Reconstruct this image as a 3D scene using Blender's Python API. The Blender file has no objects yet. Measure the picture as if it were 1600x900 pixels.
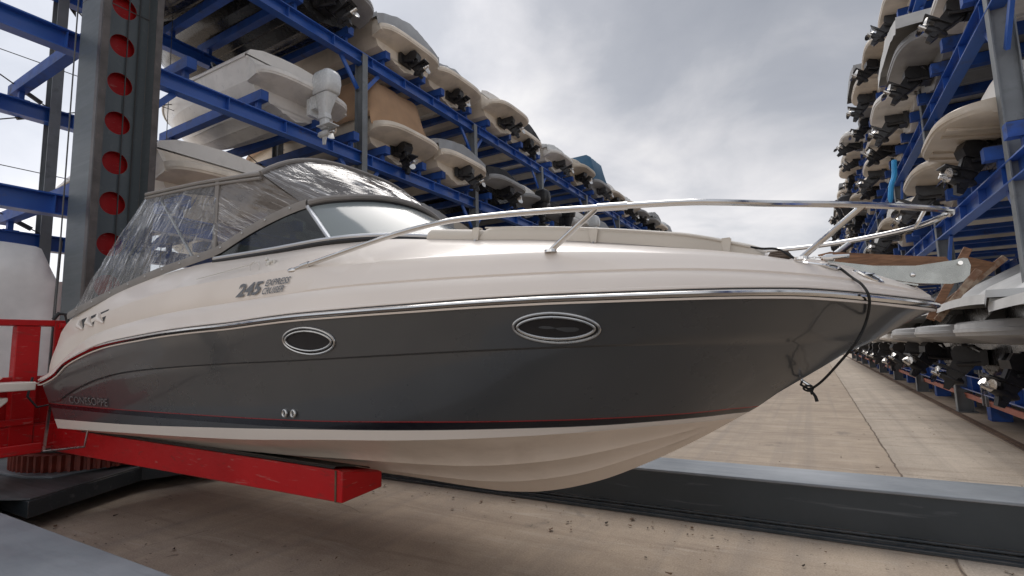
import bpy, bmesh, math, random
from mathutils import Vector, Matrix, noise
R = math.radians
random.seed(7)
sc = bpy.context.scene
col = sc.collection

# ------------------------------------------------------------------ helpers
def pc(t):
    """monotone cubic through a table of (x, y)"""
    xs = [a for a, b in t]; ys = [b for a, b in t]; n = len(xs)
    h = [xs[i+1]-xs[i] for i in range(n-1)]
    d = [(ys[i+1]-ys[i])/h[i] for i in range(n-1)]
    m = [d[0]] + [0]*(n-2) + [d[-1]]
    for i in range(1, n-1):
        if d[i-1]*d[i] > 0:
            m[i] = 3*(h[i-1]+h[i])/((2*h[i]+h[i-1])/d[i-1]+(h[i]+2*h[i-1])/d[i])
    def f(x):
        x = min(max(x, xs[0]), xs[-1])
        i = 0
        while i < n-2 and x > xs[i+1]: i += 1
        s = (x-xs[i])/h[i]
        return (2*s**3-3*s*s+1)*ys[i]+(s**3-2*s*s+s)*h[i]*m[i]+(3*s*s-2*s**3)*ys[i+1]+(s**3-s*s)*h[i]*m[i+1]
    return f

def lerp(a, b, f): return a+(b-a)*f
def clamp(x, a=0.0, b=1.0): return min(max(x, a), b)
def lerp_(a, b, f): return tuple(lerp(p, q, f) for p, q in zip(a, b))
def sstep(a, b, x):
    t = clamp((x-a)/(b-a)); return t*t*(3-2*t)

class MB:
    def __init__(s): s.v = []; s.f = []; s.m = []; s.M = None
    def add(s, vs, fs, mi=0):
        o = len(s.v)
        if s.M is not None: vs = [s.M @ Vector(p) for p in vs]
        s.v += [tuple(p) for p in vs]
        for f in fs: s.f.append(tuple(i+o for i in f)); s.m.append(mi)
    def box(s, x0, x1, y0, y1, z0, z1, mi=0):
        s.add([(x0,y0,z0),(x1,y0,z0),(x1,y1,z0),(x0,y1,z0),(x0,y0,z1),(x1,y0,z1),(x1,y1,z1),(x0,y1,z1)],
              [(0,3,2,1),(4,5,6,7),(0,1,5,4),(1,2,6,5),(2,3,7,6),(3,0,4,7)], mi)
    def bar(s, a, b, w, h, mi=0, up=(0,0,1)):
        """rectangular bar from a to b"""
        a = Vector(a); b = Vector(b); d = (b-a).normalized(); u = Vector(up)
        if abs(d.dot(u)) > .95: u = Vector((1,0,0))
        r = d.cross(u).normalized(); u = r.cross(d).normalized()
        vs = []
        for p in (a, b):
            for i, j in ((-1,-1),(1,-1),(1,1),(-1,1)): vs.append(p+r*(i*w/2)+u*(j*h/2))
        s.add(vs, [(3,2,1,0),(4,5,6,7),(0,1,5,4),(1,2,6,5),(2,3,7,6),(3,0,4,7)], mi)
    def grid(s, rows, mi=0, close=False, mf=None):
        n = len(rows[0]); o = len(s.v)
        vs = [p for r in rows for p in r]
        if s.M is not None: vs = [s.M @ Vector(p) for p in vs]
        s.v += [tuple(p) for p in vs]
        for i in range(len(rows)-1):
            for j in range(n if close else n-1):
                k = (j+1) % n
                s.f.append((o+i*n+j, o+i*n+k, o+(i+1)*n+k, o+(i+1)*n+j)); s.m.append(mf(i, j) if mf else mi)
    def tube(s, pts, r, n=8, mi=0, caps=True, closed=False):
        pts = [Vector(p) for p in pts]; N = len(pts)
        rad = r if isinstance(r, (list, tuple)) else [r]*N
        rows = []; pr = None
        for i, p in enumerate(pts):
            if closed: d = pts[(i+1) % N]-pts[i-1]
            else: d = pts[min(i+1, N-1)]-pts[max(i-1, 0)]
            d.normalize()
            if pr is None:
                u = Vector((0,0,1)) if abs(d.z) < .9 else Vector((1,0,0))
                pr = d.cross(u).normalized()
            else:
                pr = (pr-d*pr.dot(d)).normalized()
            q = d.cross(pr)
            rows.append([p+pr*(rad[i]*math.cos(2*math.pi*k/n))+q*(rad[i]*math.sin(2*math.pi*k/n)) for k in range(n)])
        if closed: rows.append(rows[0])
        s.grid(rows, mi, close=True)
        if caps and not closed:
            s.add(rows[0], [tuple(range(n))], mi); s.add(rows[-1], [tuple(range(n-1, -1, -1))], mi)
    def prism(s, poly, ax, a, b, mi=0):
        """polygon (two coords) pushed along axis ax from a to b"""
        def P(u, v, w):
            return {'x': (w,u,v), 'y': (u,w,v), 'z': (u,v,w)}[ax]
        n = len(poly); vs = [P(u,v,a) for u,v in poly]+[P(u,v,b) for u,v in poly]
        s.add(vs, [tuple(range(n)), tuple(range(2*n-1, n-1, -1))]+[(i,i+n,(i+1)%n+n,(i+1)%n) for i in range(n)], mi)
    def ell(s, c, rx, ry, rz, nu=12, nv=8, mi=0):
        rows = []
        for i in range(nv+1):
            t = math.pi*i/nv
            rows.append([(c[0]+rx*math.sin(t)*math.cos(2*math.pi*k/nu), c[1]+ry*math.sin(t)*math.sin(2*math.pi*k/nu), c[2]+rz*math.cos(t)) for k in range(nu)])
        s.grid(rows, mi, close=True)
    def mirror_y(s, yc, v0=0, f0=0):
        o = len(s.v)-v0
        vs = s.v[v0:]; fs = list(zip(s.f[f0:], s.m[f0:]))
        s.v += [(x, 2*yc-y, z) for x, y, z in vs]
        for f, m in fs: s.f.append(tuple(i+o for i in reversed(f))); s.m.append(m)
    def mesh(s, name, mats, smooth=35, merge=True):
        me = bpy.data.meshes.new(name)
        me.from_pydata(s.v, [], s.f)
        for m in (mats if isinstance(mats, (list, tuple)) else [mats]): me.materials.append(m)
        for p, mi in zip(me.polygons, s.m): p.material_index = mi
        bm = bmesh.new(); bm.from_mesh(me)
        if merge: bmesh.ops.remove_doubles(bm, verts=bm.verts, dist=.0004)
        bmesh.ops.dissolve_degenerate(bm, edges=bm.edges, dist=.0002)
        bmesh.ops.recalc_face_normals(bm, faces=bm.faces)
        bm.to_mesh(me); bm.free()
        if smooth:
            for p in me.polygons: p.use_smooth = True
            me.set_sharp_from_angle(angle=R(smooth))
        return me
    def build(s, name, mats, parent=None, smooth=35, merge=True, bevel=0):
        o = bpy.data.objects.new(name, s.mesh(name, mats, smooth, merge)); col.objects.link(o)
        if parent is not None:
            o.parent = parent
            o.matrix_parent_inverse = Matrix.Translation(parent.location).inverted() if parent.location.length else Matrix()
        if bevel:
            b = o.modifiers.new('bevel', 'BEVEL'); b.width = bevel; b.segments = 2; b.limit_method = 'ANGLE'; b.angle_limit = R(40)
        return o

def tag(o, label=None, cat=None, group=None, kind=None):
    if label: o['label'] = label
    if cat: o['category'] = cat
    if group: o['group'] = group
    if kind: o['kind'] = kind
    return o
def empty(name, label, cat, group=None, loc=(0,0,0)):
    o = bpy.data.objects.new(name, None); col.objects.link(o); o.location = loc; o.empty_display_size = .2
    return tag(o, label, cat, group)

# ------------------------------------------------------------------ materials
class NT:
    def __init__(s, name):
        s.m = bpy.data.materials.new(name); s.m.use_nodes = True
        s.t = s.m.node_tree; s.n = s.t.nodes; s.l = s.t.links
        s.b = s.n['Principled BSDF']; s.out = s.n['Material Output']
    def node(s, t, **k):
        n = s.n.new(t)
        for a, v in k.items():
            if a in ('ins',):
                for i, x in v.items(): n.inputs[i].default_value = x
            else: setattr(n, a, v)
        return n
    def coord(s, scale=(1,1,1), rot=(0,0,0)):
        tc = s.node('ShaderNodeTexCoord'); mp = s.node('ShaderNodeMapping')
        mp.inputs['Scale'].default_value = scale; mp.inputs['Rotation'].default_value = rot
        s.l.new(tc.outputs['Object'], mp.inputs['Vector']); return mp.outputs[0]
    def coord2(s, rot, scale):
        a = s.coord((1,1,1), rot); mp = s.node('ShaderNodeMapping'); mp.inputs['Scale'].default_value = scale
        s.l.new(a, mp.inputs['Vector']); return mp.outputs[0]
    def noise(s, vec, scale, detail=4, rough=.55, dist=0):
        n = s.node('ShaderNodeTexNoise'); n.inputs['Scale'].default_value = scale; n.inputs['Detail'].default_value = detail
        n.inputs['Roughness'].default_value = rough; n.inputs['Distortion'].default_value = dist
        s.l.new(vec, n.inputs['Vector']); return n.outputs['Fac']
    def ramp(s, fac, stops):
        r = s.node('ShaderNodeValToRGB'); e = r.color_ramp.elements
        while len(e) < len(stops): e.new(.5)
        for x, (p, c) in zip(e, stops):
            x.position = p; x.color = c if len(c) == 4 else (*c, 1)
        s.l.new(fac, r.inputs[0]); return r.outputs[0]
    def mix(s, fac, a, b, mode='MIX'):
        m = s.node('ShaderNodeMix', data_type='RGBA', blend_type=mode)
        for i, v in ((0, fac), (6, a), (7, b)):
            if hasattr(v, 'is_output'): s.l.new(v, m.inputs[i])
            else: m.inputs[i].default_value = v if i == 0 else ((*v, 1) if len(v) == 3 else v)
        return m.outputs[2]
    def bump(s, h, strength=.2, dist=.01):
        b = s.node('ShaderNodeBump'); b.inputs['Strength'].default_value = strength; b.inputs['Distance'].default_value = dist
        s.l.new(h, b.inputs['Height']); s.l.new(b.outputs[0], s.b.inputs['Normal']); return b
    def edge(s, radius=.014, lo=.03, hi=.16, nscale=9):
        b = s.node('ShaderNodeBevel', samples=4); b.inputs['Radius'].default_value = radius
        g = s.node('ShaderNodeNewGeometry'); d = s.node('ShaderNodeVectorMath', operation='DOT_PRODUCT')
        s.l.new(b.outputs[0], d.inputs[0]); s.l.new(g.outputs['Normal'], d.inputs[1])
        o = s.node('ShaderNodeMath', operation='SUBTRACT'); o.inputs[0].default_value = 1; s.l.new(d.outputs['Value'], o.inputs[1])
        n = s.noise(s.coord(), nscale, 7, .7)
        m = s.node('ShaderNodeMath', operation='MULTIPLY'); s.l.new(o.outputs[0], m.inputs[0]); s.l.new(s.ramp(n, [(.38, (0,0,0)), (.60, (1,1,1))]), m.inputs[1])
        return s.ramp(m.outputs[0], [(lo, (0,0,0)), (hi, (1,1,1))])
    def set(s, **k):
        for a, v in k.items():
            i = s.b.inputs[a.replace('_', ' ')]
            if hasattr(v, 'is_output'): s.l.new(v, i)
            else: i.default_value = (*v, 1) if isinstance(v, tuple) and len(v) == 3 else v
        return s

def _schlick(t, normal=None):
    lw = t.node('ShaderNodeLayerWeight'); lw.inputs['Blend'].default_value = .5
    if normal is not None: t.l.new(normal, lw.inputs['Normal'])
    p = t.node('ShaderNodeMath', operation='POWER'); t.l.new(lw.outputs['Facing'], p.inputs[0]); p.inputs[1].default_value = 5
    q = t.node('ShaderNodeMath', operation='MULTIPLY_ADD'); t.l.new(p.outputs[0], q.inputs[0]); q.inputs[1].default_value = .95; q.inputs[2].default_value = .045
    return q.outputs[0]
NT.schlick = _schlick
def g3(v): return (v, v, v)
def plain(name, c, rough=.5, metal=0, var=.12, scale=3, bump=0, bscale=40, coat=0, dirt=None, dscale=1.2, dpos=(.55, .75), rv=1):
    """painted / moulded surface with slight mottling and optional worn or dirty patches"""
    t = NT(name); v = t.coord()
    n = t.noise(v, scale, 5)
    lo = tuple(x*(1-var) for x in c); hi = tuple(min(1, x*(1+var)) for x in c)
    cc = t.ramp(n, [(.3, lo), (.7, hi)])
    if dirt:
        d = t.noise(v, dscale, 9, .65, .4)
        f = t.ramp(d, [(dpos[0], (0,0,0)), (dpos[1], (1,1,1))])
        cc = t.mix(f, cc, dirt)
    t.set(Base_Color=cc, Roughness=rough, Metallic=metal)
    rr = t.ramp(t.noise(v, scale*4, 4), [(.3, g3(max(0, rough-.06*rv))), (.7, g3(min(1, rough+.08*rv)))]); t.set(Roughness=rr)
    if coat: t.set(Coat_Weight=coat, Coat_Roughness=.05)
    if bump: t.bump(t.noise(v, bscale, 6), bump, .01)
    return t.m

M = {}
M['gel_white'] = plain('gelcoat_white', (.72,.65,.58), .30, var=.025, scale=1.2, coat=.2, rv=.25)
M['gel_bottom'] = plain('gelcoat_bottom', (.82,.695,.575), .38, var=.06, scale=2, dirt=(.52,.41,.32), dscale=1.0, dpos=(.5,.85))
def hullgray():
    t = NT('hull_charcoal'); v = t.coord()
    n = t.noise(v, 1.6, 6); c = t.ramp(n, [(.3, (.047,.050,.053)), (.7, (.060,.062,.064))])
    # fine pale scratches, stretched along the boat
    v2 = t.coord((.9, 1, 9), (0, R(4), 0))
    sx = t.noise(v2, 3.2, 3, .5, .6); f = t.ramp(sx, [(.745, (0,0,0)), (.77, (1,1,1))])
    gate = t.ramp(t.noise(v, 1.1, 2), [(.5, (0,0,0)), (.62, (.5,.5,.5))])
    m = t.node('ShaderNodeMath', operation='MULTIPLY'); t.l.new(f, m.inputs[0]); t.l.new(gate, m.inputs[1])
    c = t.mix(m.outputs[0], c, (.20,.20,.19))
    rr = t.ramp(t.noise(v, 2.2, 6), [(.3, g3(.24)), (.75, g3(.38))])
    t.set(Base_Color=c, Roughness=rr, Coat_Weight=.5, Coat_Roughness=.045)
    return t.m
M['hull_gray'] = hullgray()
M['stripe_black'] = plain('stripe_black', (.010,.010,.014), .2, coat=.3)
M['stripe_red'] = plain('stripe_red', (.28,.018,.018), .3)
M['letter_gray'] = plain('letter_gray', (.12,.125,.135), .35)
M['letter_dark'] = plain('letter_dark', (.028,.028,.028), .45)
M['letter_face'] = plain('letter_face', (.21,.212,.212), .3)
M['steel'] = plain('stainless_steel', (.70,.69,.67), .12, 1, var=.06, scale=6)
M['steel_dull'] = plain('stainless_dull', (.50,.50,.49), .30, 1, var=.12, scale=8, dirt=(.30,.27,.24), dscale=6)
M['alu'] = plain('aluminium_trim', (.62,.63,.64), .35, .8, var=.05)
M['rubber'] = plain('black_rubber', (.015,.015,.016), .55, bump=.1)
M['black_plastic'] = plain('black_plastic', (.02,.02,.022), .4, var=.3, bump=.1, dirt=(.06,.055,.05), dscale=5)
M['rope_black'] = plain('rope_black', (.012,.012,.012), .8, bump=.5, bscale=120)
M['rope_brown'] = plain('rope_brown', (.10,.07,.05), .85, bump=.6, bscale=120)
M['cushion'] = plain('vinyl_cushion', (.60,.545,.465), .5, var=.05, bump=.06, bscale=14)
M['canvas'] = plain('grey_canvas', (.235,.22,.205), .8, var=.12, scale=5, bump=.3, bscale=60)
M['canvas_dark'] = plain('dark_interior', (.03,.03,.032), .7)
M['seat'] = plain('seat_vinyl', (.62,.60,.55), .45)
M['gear'] = plain('gear_red_oxide', (.20,.035,.020), .6, var=.25, scale=8, dirt=(.06,.03,.022), dscale=4, bump=.2)
M['rail_rust'] = plain('rail_rust', (.12,.068,.040), .75, var=.3, scale=8, bump=.3, dirt=(.045,.03,.022), dscale=5)
M['pink_bar'] = plain('faded_red_bar', (.46,.16,.11), .6, var=.15, scale=6, dirt=(.30,.22,.18), dscale=4, dpos=(.6,.7))
M['wood'] = None
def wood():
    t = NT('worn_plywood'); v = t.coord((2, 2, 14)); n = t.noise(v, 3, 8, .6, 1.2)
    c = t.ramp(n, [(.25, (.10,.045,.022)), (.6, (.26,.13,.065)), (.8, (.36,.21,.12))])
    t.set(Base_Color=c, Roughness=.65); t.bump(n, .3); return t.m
M['wood'] = wood()  # real wood on the frame; a painted reflection on the roller cheek
M['wood_pale'] = plain('weathered_board', (.34,.26,.185), .75, var=.3, scale=10, dirt=(.18,.09,.05), dscale=7, dpos=(.42,.6), bump=.3)

def red_paint():
    t = NT('red_machine_paint'); v = t.coord()
    n = t.noise(v, 1.4, 6); c = t.ramp(n, [(.3, (.38,.005,.007)), (.7, (.50,.008,.010))])
    d = t.noise(t.coord((1,1,3)), 5, 10, .7, .5); c = t.mix(t.ramp(d, [(.57, (0,0,0)), (.72, (.8,.8,.8))]), c, (.15,.035,.028))
    s2 = t.noise(t.coord((.6,1,6)), 9, 4, .5, .5); c = t.mix(t.ramp(s2, [(.64, (0,0,0)), (.69, (.5,.5,.5))]), c, (.42,.17,.15)); c = t.mix(t.edge(.02), c, (.10,.055,.045))
    t.set(Base_Color=c, Roughness=t.ramp(d, [(.3, g3(.36)), (.75, g3(.65))]), Specular_IOR_Level=.3); return t.m
M['red'] = red_paint()
def grey_paint(name, base, hi):
    t = NT(name); v = t.coord()
    n = t.noise(v, .9, 8, .6); c = t.ramp(n, [(.3, base), (.72, hi)])
    sm = t.noise(t.coord((.25,2.5,2.5)), 5, 8, .62, .4); c = t.mix(t.ramp(sm, [(.58, (0,0,0)), (.80, (.6,.6,.6))]), c, (.20,.21,.22))
    c = t.mix(t.edge(.016), c, (.20,.17,.15)); ru = t.noise(v, 7, 10, .7); c = t.mix(t.ramp(ru, [(.68, (0,0,0)), (.74, (1,1,1))]), c, (.11,.055,.035))
    t.set(Base_Color=c, Roughness=t.ramp(sm, [(.3, g3(.34)), (.75, g3(.55))])); t.bump(t.noise(v, 30, 4), .05); return t.m
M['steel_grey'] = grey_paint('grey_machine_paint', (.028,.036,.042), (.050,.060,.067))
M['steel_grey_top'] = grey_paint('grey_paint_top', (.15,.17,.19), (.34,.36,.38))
M['mast_grey'] = grey_paint('mast_paint', (.085,.105,.115), (.125,.145,.155))
M['mast_track'] = plain('worn_roller_track', (.10,.088,.082), .4, .4, var=.3, scale=5, dirt=(.16,.13,.12), dscale=9)
M['deck_plate'] = grey_paint('chequer_plate', (.06,.065,.068), (.12,.125,.13))
def blue_paint():
    t = NT('rack_blue_paint'); v = t.coord()
    n = t.noise(v, .6, 6); c = t.ramp(n, [(.3, (.018,.080,.34)), (.7, (.032,.125,.48))])
    d = t.noise(v, 3.5, 10, .7, .4); c = t.mix(t.ramp(d, [(.59, (0,0,0)), (.72, (.8,.8,.8))]), c, (.11,.095,.105))
    t.set(Base_Color=c, Roughness=.34, Coat_Weight=.2, Coat_Roughness=.2); return t.m
M['blue'] = blue_paint()
M['bunk'] = plain('bunk_blue', (.016,.075,.32), .55, var=.25, scale=4, dirt=(.03,.035,.05), dscale=3)
M['post_grey'] = plain('galvanised_post', (.20,.215,.225), .5, .25, var=.2, scale=2, dirt=(.12,.13,.135), dscale=4)
M['wire'] = plain('steel_wire', (.10,.10,.10), .5, .6)

def glass(name, tint, milky, rough=.05, gc=.95):
    t = NT(name)
    tr = t.node('ShaderNodeBsdfTransparent'); tr.inputs[0].default_value = (*tint, 1)
    gl = t.node('ShaderNodeBsdfGlossy'); gl.inputs['Roughness'].default_value = rough; gl.inputs[0].default_value = (gc,gc,gc,1)
    df = t.node('ShaderNodeBsdfDiffuse'); df.inputs[0].default_value = (.40,.45,.45,1)
    fr = t.schlick()
    m1 = t.node('ShaderNodeMixShader'); m1.inputs[0].default_value = milky
    t.l.new(tr.outputs[0], m1.inputs[1]); t.l.new(df.outputs[0], m1.inputs[2])
    m2 = t.node('ShaderNodeMixShader'); t.l.new(fr, m2.inputs[0]); t.l.new(m1.outputs[0], m2.inputs[1]); t.l.new(gl.outputs[0], m2.inputs[2])
    t.l.new(m2.outputs[0], t.out.inputs[0]); return t.m
M['glass_side'] = glass('tinted_glass', (.10,.13,.13), .015)
M['glass_front'] = glass('front_glass', (.22,.27,.27), .52, .12, .8)
M['mesh_dark'] = plain('insect_mesh', (.010,.009,.010), .6)
M['dark_glass'] = plain('dark_window', (.008,.008,.010), .06, coat=.4)

def vinyl(name, base, op_lo, op_hi, wr, ang, fg=1.0, crease_glare=.6):
    """clear flexible plastic: transparent, with reflections broken by creases, milky scuffs, and white glare painted along them"""
    t = NT(name); rot = (0, R(ang), 0)
    v = t.coord2(rot, (.8, 1, 4.5)); w = t.noise(v, 1.5, 4, .5, .8)
    w2 = t.noise(t.coord2(rot, (1.6, 1, 5)), 3.2, 4, .55, 1.0)
    add = t.node('ShaderNodeMath', operation='MULTIPLY_ADD'); t.l.new(w2, add.inputs[0]); add.inputs[1].default_value = .28; t.l.new(w, add.inputs[2])
    bp = t.node('ShaderNodeBump'); bp.inputs['Strength'].default_value = wr; bp.inputs['Distance'].default_value = .05; t.l.new(add.outputs[0], bp.inputs['Height'])
    tr = t.node('ShaderNodeBsdfTransparent'); tr.inputs[0].default_value = (.84,.86,.87,1)
    df = t.node('ShaderNodeBsdfDiffuse'); t.l.new(bp.outputs[0], df.inputs['Normal'])
    gl = t.node('ShaderNodeBsdfGlossy'); gl.inputs['Roughness'].default_value = .08; t.l.new(bp.outputs[0], gl.inputs['Normal'])
    haze = t.noise(t.coord2(rot, (1, 1, 3)), 2.0, 6, .62, .8); f = t.ramp(haze, [(.40, g3(op_lo)), (.68, g3(op_hi))])
    cr1 = t.noise(t.coord2(rot, (.45, 1, 9)), 1.7, 5, .6, 1.5)
    cl = t.ramp(cr1, [(.55, (0,0,0)), (.585, g3(crease_glare)), (.61, g3(crease_glare*.15)), (.66, g3(crease_glare*.2)), (.69, g3(crease_glare))])
    mx = t.node('ShaderNodeMath', operation='MAXIMUM'); t.l.new(f, mx.inputs[0]); t.l.new(cl, mx.inputs[1])
    cc = t.mix(cl, base, (.72,.72,.72)); t.l.new(cc, df.inputs[0])  # pale crease colour imitates glare on the folds
    m1 = t.node('ShaderNodeMixShader'); t.l.new(mx.outputs[0], m1.inputs[0]); t.l.new(tr.outputs[0], m1.inputs[1]); t.l.new(df.outputs[0], m1.inputs[2])
    lw = t.schlick(bp.outputs[0])
    sc_ = t.node('ShaderNodeMath', operation='MULTIPLY', use_clamp=True); t.l.new(lw, sc_.inputs[0]); sc_.inputs[1].default_value = fg
    m2 = t.node('ShaderNodeMixShader'); t.l.new(sc_.outputs[0], m2.inputs[0]); t.l.new(m1.outputs[0], m2.inputs[1]); t.l.new(gl.outputs[0], m2.inputs[2])
    t.l.new(m2.outputs[0], t.out.inputs[0]); return t.m
M['vinyl_clear'] = vinyl('clear_vinyl', (.26,.26,.265), .02, .15, .9, 58, 1.3, .55)
M['vinyl_grey'] = vinyl('creased_vinyl', (.20,.185,.175), .55, .92, 1.1, -28, 1.3, .75)

# stored boats
HULLC = {'cream': ((.80,.71,.59), .35), 'white': ((.78,.75,.70), .32), 'grey': ((.30,.30,.30), .35), 'black': ((.022,.022,.024), .25),
         'navy': ((.022,.040,.105), .25), 'wine': ((.13,.020,.022), .25), 'beige': ((.56,.48,.38), .4)}
for k, (c, r) in HULLC.items(): M['hull_'+k] = plain('hull_'+k, c, r, var=.06, scale=1.5, dirt=tuple(x*.62 for x in c), dscale=1.1, dpos=(.48,.78))
COVC = {'grey': (.30,.305,.31), 'pale grey': (.56,.56,.545), 'black': (.018,.018,.020), 'tan': (.42,.26,.15), 'blue': (.035,.10,.17), 'beige': (.44,.39,.32), 'white': (.86,.85,.82)}
for k, c in COVC.items(): M['cov_'+k] = plain('cover_'+k, c, .8, var=.14, scale=2, bump=.25, bscale=9)
M['drive'] = plain('drive_black', (.016,.016,.018), .42, var=.4, scale=6, dirt=(.055,.05,.046), dscale=7)
M['prop'] = plain('propeller_metal', (.62,.60,.57), .25, 1, var=.12, scale=8)
M['outb_white'] = plain('outboard_white', (.62,.64,.64), .25, coat=.4, var=.04)

# ------------------------------------------------------------------ world: overcast sky
SUN_AZ = (-.80, -.60)      # the bright patch of cloud is to the left
def world():
    w = bpy.data.worlds.new('World'); sc.world = w; w.use_nodes = True
    t = w.node_tree; n = t.nodes; l = t.links
    bg = n['Background']
    sky = n.new('ShaderNodeTexSky'); sky.sky_type = 'NISHITA'; sky.sun_disc = False
    sky.sun_elevation = R(54); sky.sun_rotation = R(-35)
    tc = n.new('ShaderNodeTexCoord'); sep = n.new('ShaderNodeSeparateXYZ'); l.new(tc.outputs['Generated'], sep.inputs[0])
    def math_(op, a, b=None, c=None, cl=False):
        m = n.new('ShaderNodeMath'); m.operation = op; m.use_clamp = cl
        for i, x in enumerate((a, b, c)):
            if x is None: continue
            if hasattr(x, 'is_output'): l.new(x, m.inputs[i])
            else: m.inputs[i].default_value = x
        return m.outputs[0]
    zz = math_('ADD', math_('MAXIMUM', sep.outputs[2], 0), .28)
    cb = n.new('ShaderNodeCombineXYZ'); l.new(math_('DIVIDE', sep.outputs[0], zz), cb.inputs[0]); l.new(math_('DIVIDE', sep.outputs[1], zz), cb.inputs[1])
    def nz(scale, detail, rough, dist, off=0):
        mp = n.new('ShaderNodeMapping'); mp.inputs['Location'].default_value = (off, off*.7, off*.3); l.new(cb.outputs[0], mp.inputs[0])
        x = n.new('ShaderNodeTexNoise'); x.inputs['Scale'].default_value = scale; x.inputs['Detail'].default_value = detail
        x.inputs['Roughness'].default_value = rough; x.inputs['Distortion'].default_value = dist; l.new(mp.outputs[0], x.inputs['Vector']); return x.outputs['Fac']
    big = nz(.85, 7, .52, .5, 3.1); fine = nz(2.6, 8, .55, .4, 8.7)
    mixn = math_('ADD', math_('MULTIPLY', big, .72), math_('MULTIPLY', fine, .28))
    def ramp(fac, stops):
        r = n.new('ShaderNodeValToRGB'); e = r.color_ramp.elements
        while len(e) < len(stops): e.new(.5)
        for x, (p, c) in zip(e, stops): x.position = p; x.color = (*c, 1)
        l.new(fac, r.inputs[0]); return r.outputs[0]
    cl = ramp(mixn, [(.38, (.35,.37,.415)), (.51, (.46,.475,.515)), (.60, (.66,.66,.685)), (.72, (.92,.905,.885))])
    # brighter toward the hidden sun and low over the horizon
    vd = n.new('ShaderNodeVectorMath'); vd.operation = 'DOT_PRODUCT'; l.new(tc.outputs['Generated'], vd.inputs[0])
    e = R(26); vd.inputs[1].default_value = (math.sin(R(-72))*math.cos(e), math.cos(R(-72))*math.cos(e), math.sin(e))
    glow = math_('POWER', math_('MAXIMUM', vd.outputs['Value'], 0), 5)
    low = math_('POWER', math_('SUBTRACT', 1, math_('MAXIMUM', sep.outputs[2], 0), cl=True), 2.5)
    gain = math_('ADD', math_('ADD', 1.0, math_('MULTIPLY', glow, 2.3)), math_('MULTIPLY', low, 3.0))
    zen = math_('POWER', math_('MAXIMUM', sep.outputs[2], 0), 4.5)          # overhead part of the added sky fill
    back_fill = math_('MAXIMUM', math_('MULTIPLY', sep.outputs[1], -1), 0)
    gain = math_('ADD', gain, math_('ADD', math_('MULTIPLY', zen, 4.2), math_('MULTIPLY', back_fill, 2.0)))  # added fill: unseen sky overhead and behind the camera raised
    mm = n.new('ShaderNodeVectorMath'); mm.operation = 'SCALE'; l.new(cl, mm.inputs[0]); l.new(math_('MULTIPLY', gain, 2.4), mm.inputs['Scale'])
    warm = n.new('ShaderNodeMix'); warm.data_type = 'RGBA'; warm.blend_type = 'MULTIPLY'; l.new(math_('MULTIPLY', low, .9, cl=True), warm.inputs[0])
    l.new(mm.outputs[0], warm.inputs[6]); warm.inputs[7].default_value = (1.0, .93, .85, 1)
    mx = n.new('ShaderNodeMix'); mx.data_type = 'RGBA'; mx.inputs[0].default_value = .93
    l.new(sky.outputs[0], mx.inputs[6]); l.new(warm.outputs[2], mx.inputs[7])
    l.new(mx.outputs[2], bg.inputs[0]); bg.inputs[1].default_value = .10
world()
sl = bpy.data.lights.new('sun', 'SUN'); sl.energy = .85; sl.angle = R(40); sl.color = (1, .95, .90)
so = bpy.data.objects.new('sun', sl); col.objects.link(so); so.location = (-20, 10, 30)
sd = Vector((math.sin(R(-35))*math.cos(R(54)), math.cos(R(-35))*math.cos(R(54)), math.sin(R(54))))
so.rotation_euler = sd.to_track_quat('Z', 'Y').to_euler()

# camera
cam = bpy.data.cameras.new('camera'); cam.sensor_width = 36; cam.lens = 804.26/1600*36; cam.clip_end = 2000; cam.clip_start = .05
co = bpy.data.objects.new('camera', cam); col.objects.link(co); sc.camera = co
yw, pt, ro = R(30.06), R(6.58), R(-1.58)
fwd = Vector((-math.sin(yw)*math.cos(pt), math.cos(yw)*math.cos(pt), math.sin(pt))); rt = Vector((math.cos(yw), math.sin(yw), 0)); up = rt.cross(fwd)
r2 = rt*math.cos(ro)+up*math.sin(ro); u2 = up*math.cos(ro)-rt*math.sin(ro)
mw = Matrix((( r2.x, u2.x, -fwd.x, 0), (r2.y, u2.y, -fwd.y, 0), (r2.z, u2.z, -fwd.z, 1.6), (0,0,0,1)))
co.matrix_world = mw
sc.view_settings.view_transform = 'Standard'; sc.view_settings.look = 'None'; sc.view_settings.exposure = 1.0; sc.view_settings.gamma = 1

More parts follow.
